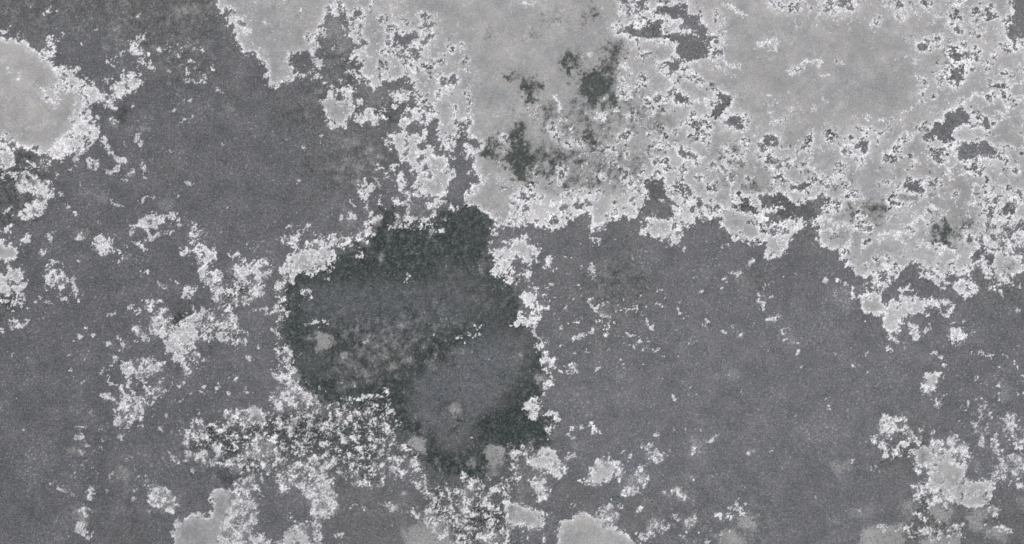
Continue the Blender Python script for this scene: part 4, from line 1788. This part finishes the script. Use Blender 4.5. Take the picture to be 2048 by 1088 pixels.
COL = {k: lin(*v) for k, v in {
    'base_a': (101, 105, 107), 'base_b': (116, 116, 118), 'blue': (108, 117, 129), 'warm': (106, 100, 94),
    'smudge': (168, 170, 172), 'pepper': (66, 67, 70), 'film': (157, 157, 155), 'milk': (150, 153, 156),
    'pale_a': (154, 157, 158), 'pale_b': (175, 174, 171), 'pale_warm': (168, 162, 154), 'pale_blue': (140, 147, 152),
    'halo': (206, 206, 205), 'pale_pepper': (118, 117, 114),
    'stain_a': (38, 50, 47), 'stain_b': (62, 74, 71), 'stain_edge': (66, 66, 56), 'soot': (34, 32, 34),
    'crust_a': (220, 221, 222), 'crust_b': (250, 250, 250)}.items()}
M_STONE = stone_material('speckled dark stone', .55)
M_PALE = stone_material('grey mineral', .5)
M_CRUST = stone_material('white mineral crust', .7)
M_STAIN = stone_material('green black stain', .45)

gm = bpy.data.materials.new('grey concrete')
gm.use_nodes = True
gn = gm.node_tree.nodes
gx = gn.new('ShaderNodeTexNoise')
gx.inputs['Scale'].default_value = 14
gx.inputs['Detail'].default_value = 8
gr_ = gn.new('ShaderNodeValToRGB')
gr_.color_ramp.elements[0].color = (.09, .09, .09, 1)
gr_.color_ramp.elements[1].color = (.19, .19, .185, 1)
gm.node_tree.links.new(gx.outputs['Fac'], gr_.inputs[0])
gm.node_tree.links.new(gr_.outputs[0], gn['Principled BSDF'].inputs['Base Color'])
gn['Principled BSDF'].inputs['Roughness'].default_value = .9

# ---------------------------------------------------------------- the ground under the slab
me = bpy.data.meshes.new('ground')
me.from_pydata([(-6, -6, 0), (6, -6, 0), (6, 6, 0), (-6, 6, 0)], [], [(0, 1, 2, 3)])
me.materials.append(gm)
ground = bpy.data.objects.new('ground', me)
ground['kind'] = 'structure'
C.objects.link(ground)

# ---------------------------------------------------------------- the slab
F = make_fields()
Z = (THICK + .00035 * (F['pale'] + F['crust']) + F['crust'] * (.00012 + .00010 * np.clip(F['n2'], -1.5, 1.5))
     - .00012 * F['D'] * (1 - F['crust']) + .00005 * F['n5'])
VX = (F['X'] - W_PX / 2) * PX
VY = (H_PX / 2 - F['Y']) * PX
VERT = np.stack([VX, VY, Z], -1).reshape(-1, 3).astype(np.float32)


def pack(*a):
    return np.stack([np.broadcast_to(v, VX.shape) for v in a], -1).reshape(-1, 4).astype(np.float32)


ATT = {'mineral': pack(F['pale'], F['crust'], F['D'], F['halo']),
       'veil': pack(F['F'], F['smudge'], F['K'], F['T'] * 1.7 + .035 * F['n3'] + .16 * F['lobe'] * F['pale']),
       'tint': pack(np.clip(F['B'], 0, 1), np.clip(F['W'], 0, 1), np.clip(1.3 * F['F'] + .4 * F['crust'], 0, 1), F['milk'])}


def cell(a):
    return (a[:-1, :-1] + a[1:, :-1] + a[:-1, 1:] + a[1:, 1:]) / 4


cc, cp, cd = cell(F['crust']), cell(F['pale']), cell(F['D'] + .6 * F['K'])
KIND = np.zeros(cc.shape, np.int8)
KIND[cd > .45] = 3
KIND[cp > .42] = 1
KIND[(cp > .42) & (cd > .5)] = 3
KIND[cc > .42] = 2


def components(k):
    """Number the connected areas of equal kind (four neighbours) by spreading the least index."""
    ny, nx = k.shape
    lab = np.arange(ny * nx)
    idx = lab.reshape(ny, nx)
    h = (k[:, 1:] == k[:, :-1])
    v = (k[1:] == k[:-1])
    ea = np.concatenate([idx[:, :-1][h], idx[:-1][v]])
    eb = np.concatenate([idx[:, 1:][h], idx[1:][v]])
    while True:
        la, lb = lab[ea], lab[eb]
        d = la != lb
        if not d.any():
            return lab.reshape(ny, nx)
        ea, eb, la, lb = ea[d], eb[d], la[d], lb[d]
        lo, hi = np.minimum(la, lb), np.maximum(la, lb)
        np.minimum.at(lab, hi, lo)
        while True:
            n = lab[lab]
            if (n == lab).all():
                break
            lab = n


NY, NX = KIND.shape
ci = np.arange(NY * NX)
r_, c_ = ci // NX, ci % NX
q0 = r_ * GX + c_
QUAD = np.stack([q0 + GX, q0 + GX + 1, q0 + 1, q0], -1)


def skin(name, cells, mat, extra=None):
    """One part of the slab's face, made of the given grid cells."""
    q = QUAD[cells].ravel()
    u, inv = np.unique(q, return_inverse=True)
    co = VERT[u]
    nf = len(cells)
    loops = inv.astype(np.int32)
    if extra is not None:
        ev, ef = extra(u)
        loops = np.concatenate([loops, (ef.ravel()).astype(np.int32)])
        co = np.concatenate([co, ev])
        nf += len(ef)
    me = bpy.data.meshes.new(name)
    me.vertices.add(len(co))
    me.vertices.foreach_set('co', co.astype(np.float32).ravel())
    me.loops.add(len(loops))
    me.loops.foreach_set('vertex_index', loops)
    me.polygons.add(nf)
    me.polygons.foreach_set('loop_start', np.arange(0, nf * 4, 4, dtype=np.int32))
    me.update(calc_edges=True)
    me.polygons.foreach_set('use_smooth', np.ones(nf, bool))
    for an, data in ATT.items():
        at = me.attributes.new(an, 'FLOAT_COLOR', 'POINT')
        d = np.zeros((len(co), 4), np.float32)
        d[:len(u)] = data[u]
        at.data.foreach_set('color', d.ravel())
    me.materials.append(mat)
    o = bpy.data.objects.new(name, me)
    C.objects.link(o)
    o.parent = slab
    o.location = (0, 0, 0)
    return o


slab = bpy.data.objects.new('stone_slab', None)
slab['label'] = 'dark grey stone slab mottled with pale grey patches, lacy white crust and green-black stains'
slab['kind'] = 'thing'
slab['category'] = 'stone slab'
C.objects.link(slab)


def sides(u):
    """The edges and the underside that make the body a solid slab."""
    ring = np.concatenate([np.arange(GX), np.arange(1, GY) * GX + GX - 1, (GY - 1) * GX + np.arange(GX - 2, -1, -1), np.arange(GY - 2, 0, -1) * GX])
    n = len(ring)
    top = VERT[ring]
    bot = top.copy()
    bot[:, 2] = 0
    ev = np.concatenate([top, bot])
    i = np.arange(n)
    j = (i + 1) % n
    b = len(u)
    ef = np.stack([i, j, j + n, i + n], -1) + b
    c4 = np.array([[0, GX - 1, GX - 1 + GY - 1, 2 * (GX - 1) + GY - 1]]) + n + b
    return ev, np.concatenate([ef, c4])


BIGGEST = {1: 'widest pale grey patch, with green-black blotches and a lacy white edge', 2: 'longest network of white crust, edging the widest pale patch',
           3: 'largest green-black stain, mottled with blue-grey and ringed by white crust'}
LAB = components(KIND).ravel()
order = np.argsort(LAB, kind='stable')
uniq, start, cnt = np.unique(LAB[order], return_index=True, return_counts=True)
kinds = KIND.ravel()[uniq]
skin('slab_body', np.flatnonzero(KIND.ravel() == 0), M_STONE, sides)
for kd, nm, small, mat, least in ((1, 'pale_patch', 'pale_flecks', M_PALE, 70), (2, 'white_crust', 'white_specks', M_CRUST, 70),
                                  (3, 'dark_stain', 'dark_specks', M_STAIN, 80)):
    sel = np.flatnonzero(kinds == kd)
    sel = sel[np.argsort(-cnt[sel], kind='stable')]
    big = [s for s in sel[:299] if cnt[s] >= least]
    for n, s in enumerate(big):
        o = skin(nm, order[start[s]:start[s] + cnt[s]], mat)
        if n == 0:
            o['label'] = BIGGEST[kd]
    rest = sel[len(big):]
    if len(rest):
        o = skin(small, np.concatenate([order[start[s]:start[s] + cnt[s]] for s in rest]), mat)
        o['kind'] = 'stuff'
    print(nm, len(big), len(rest))
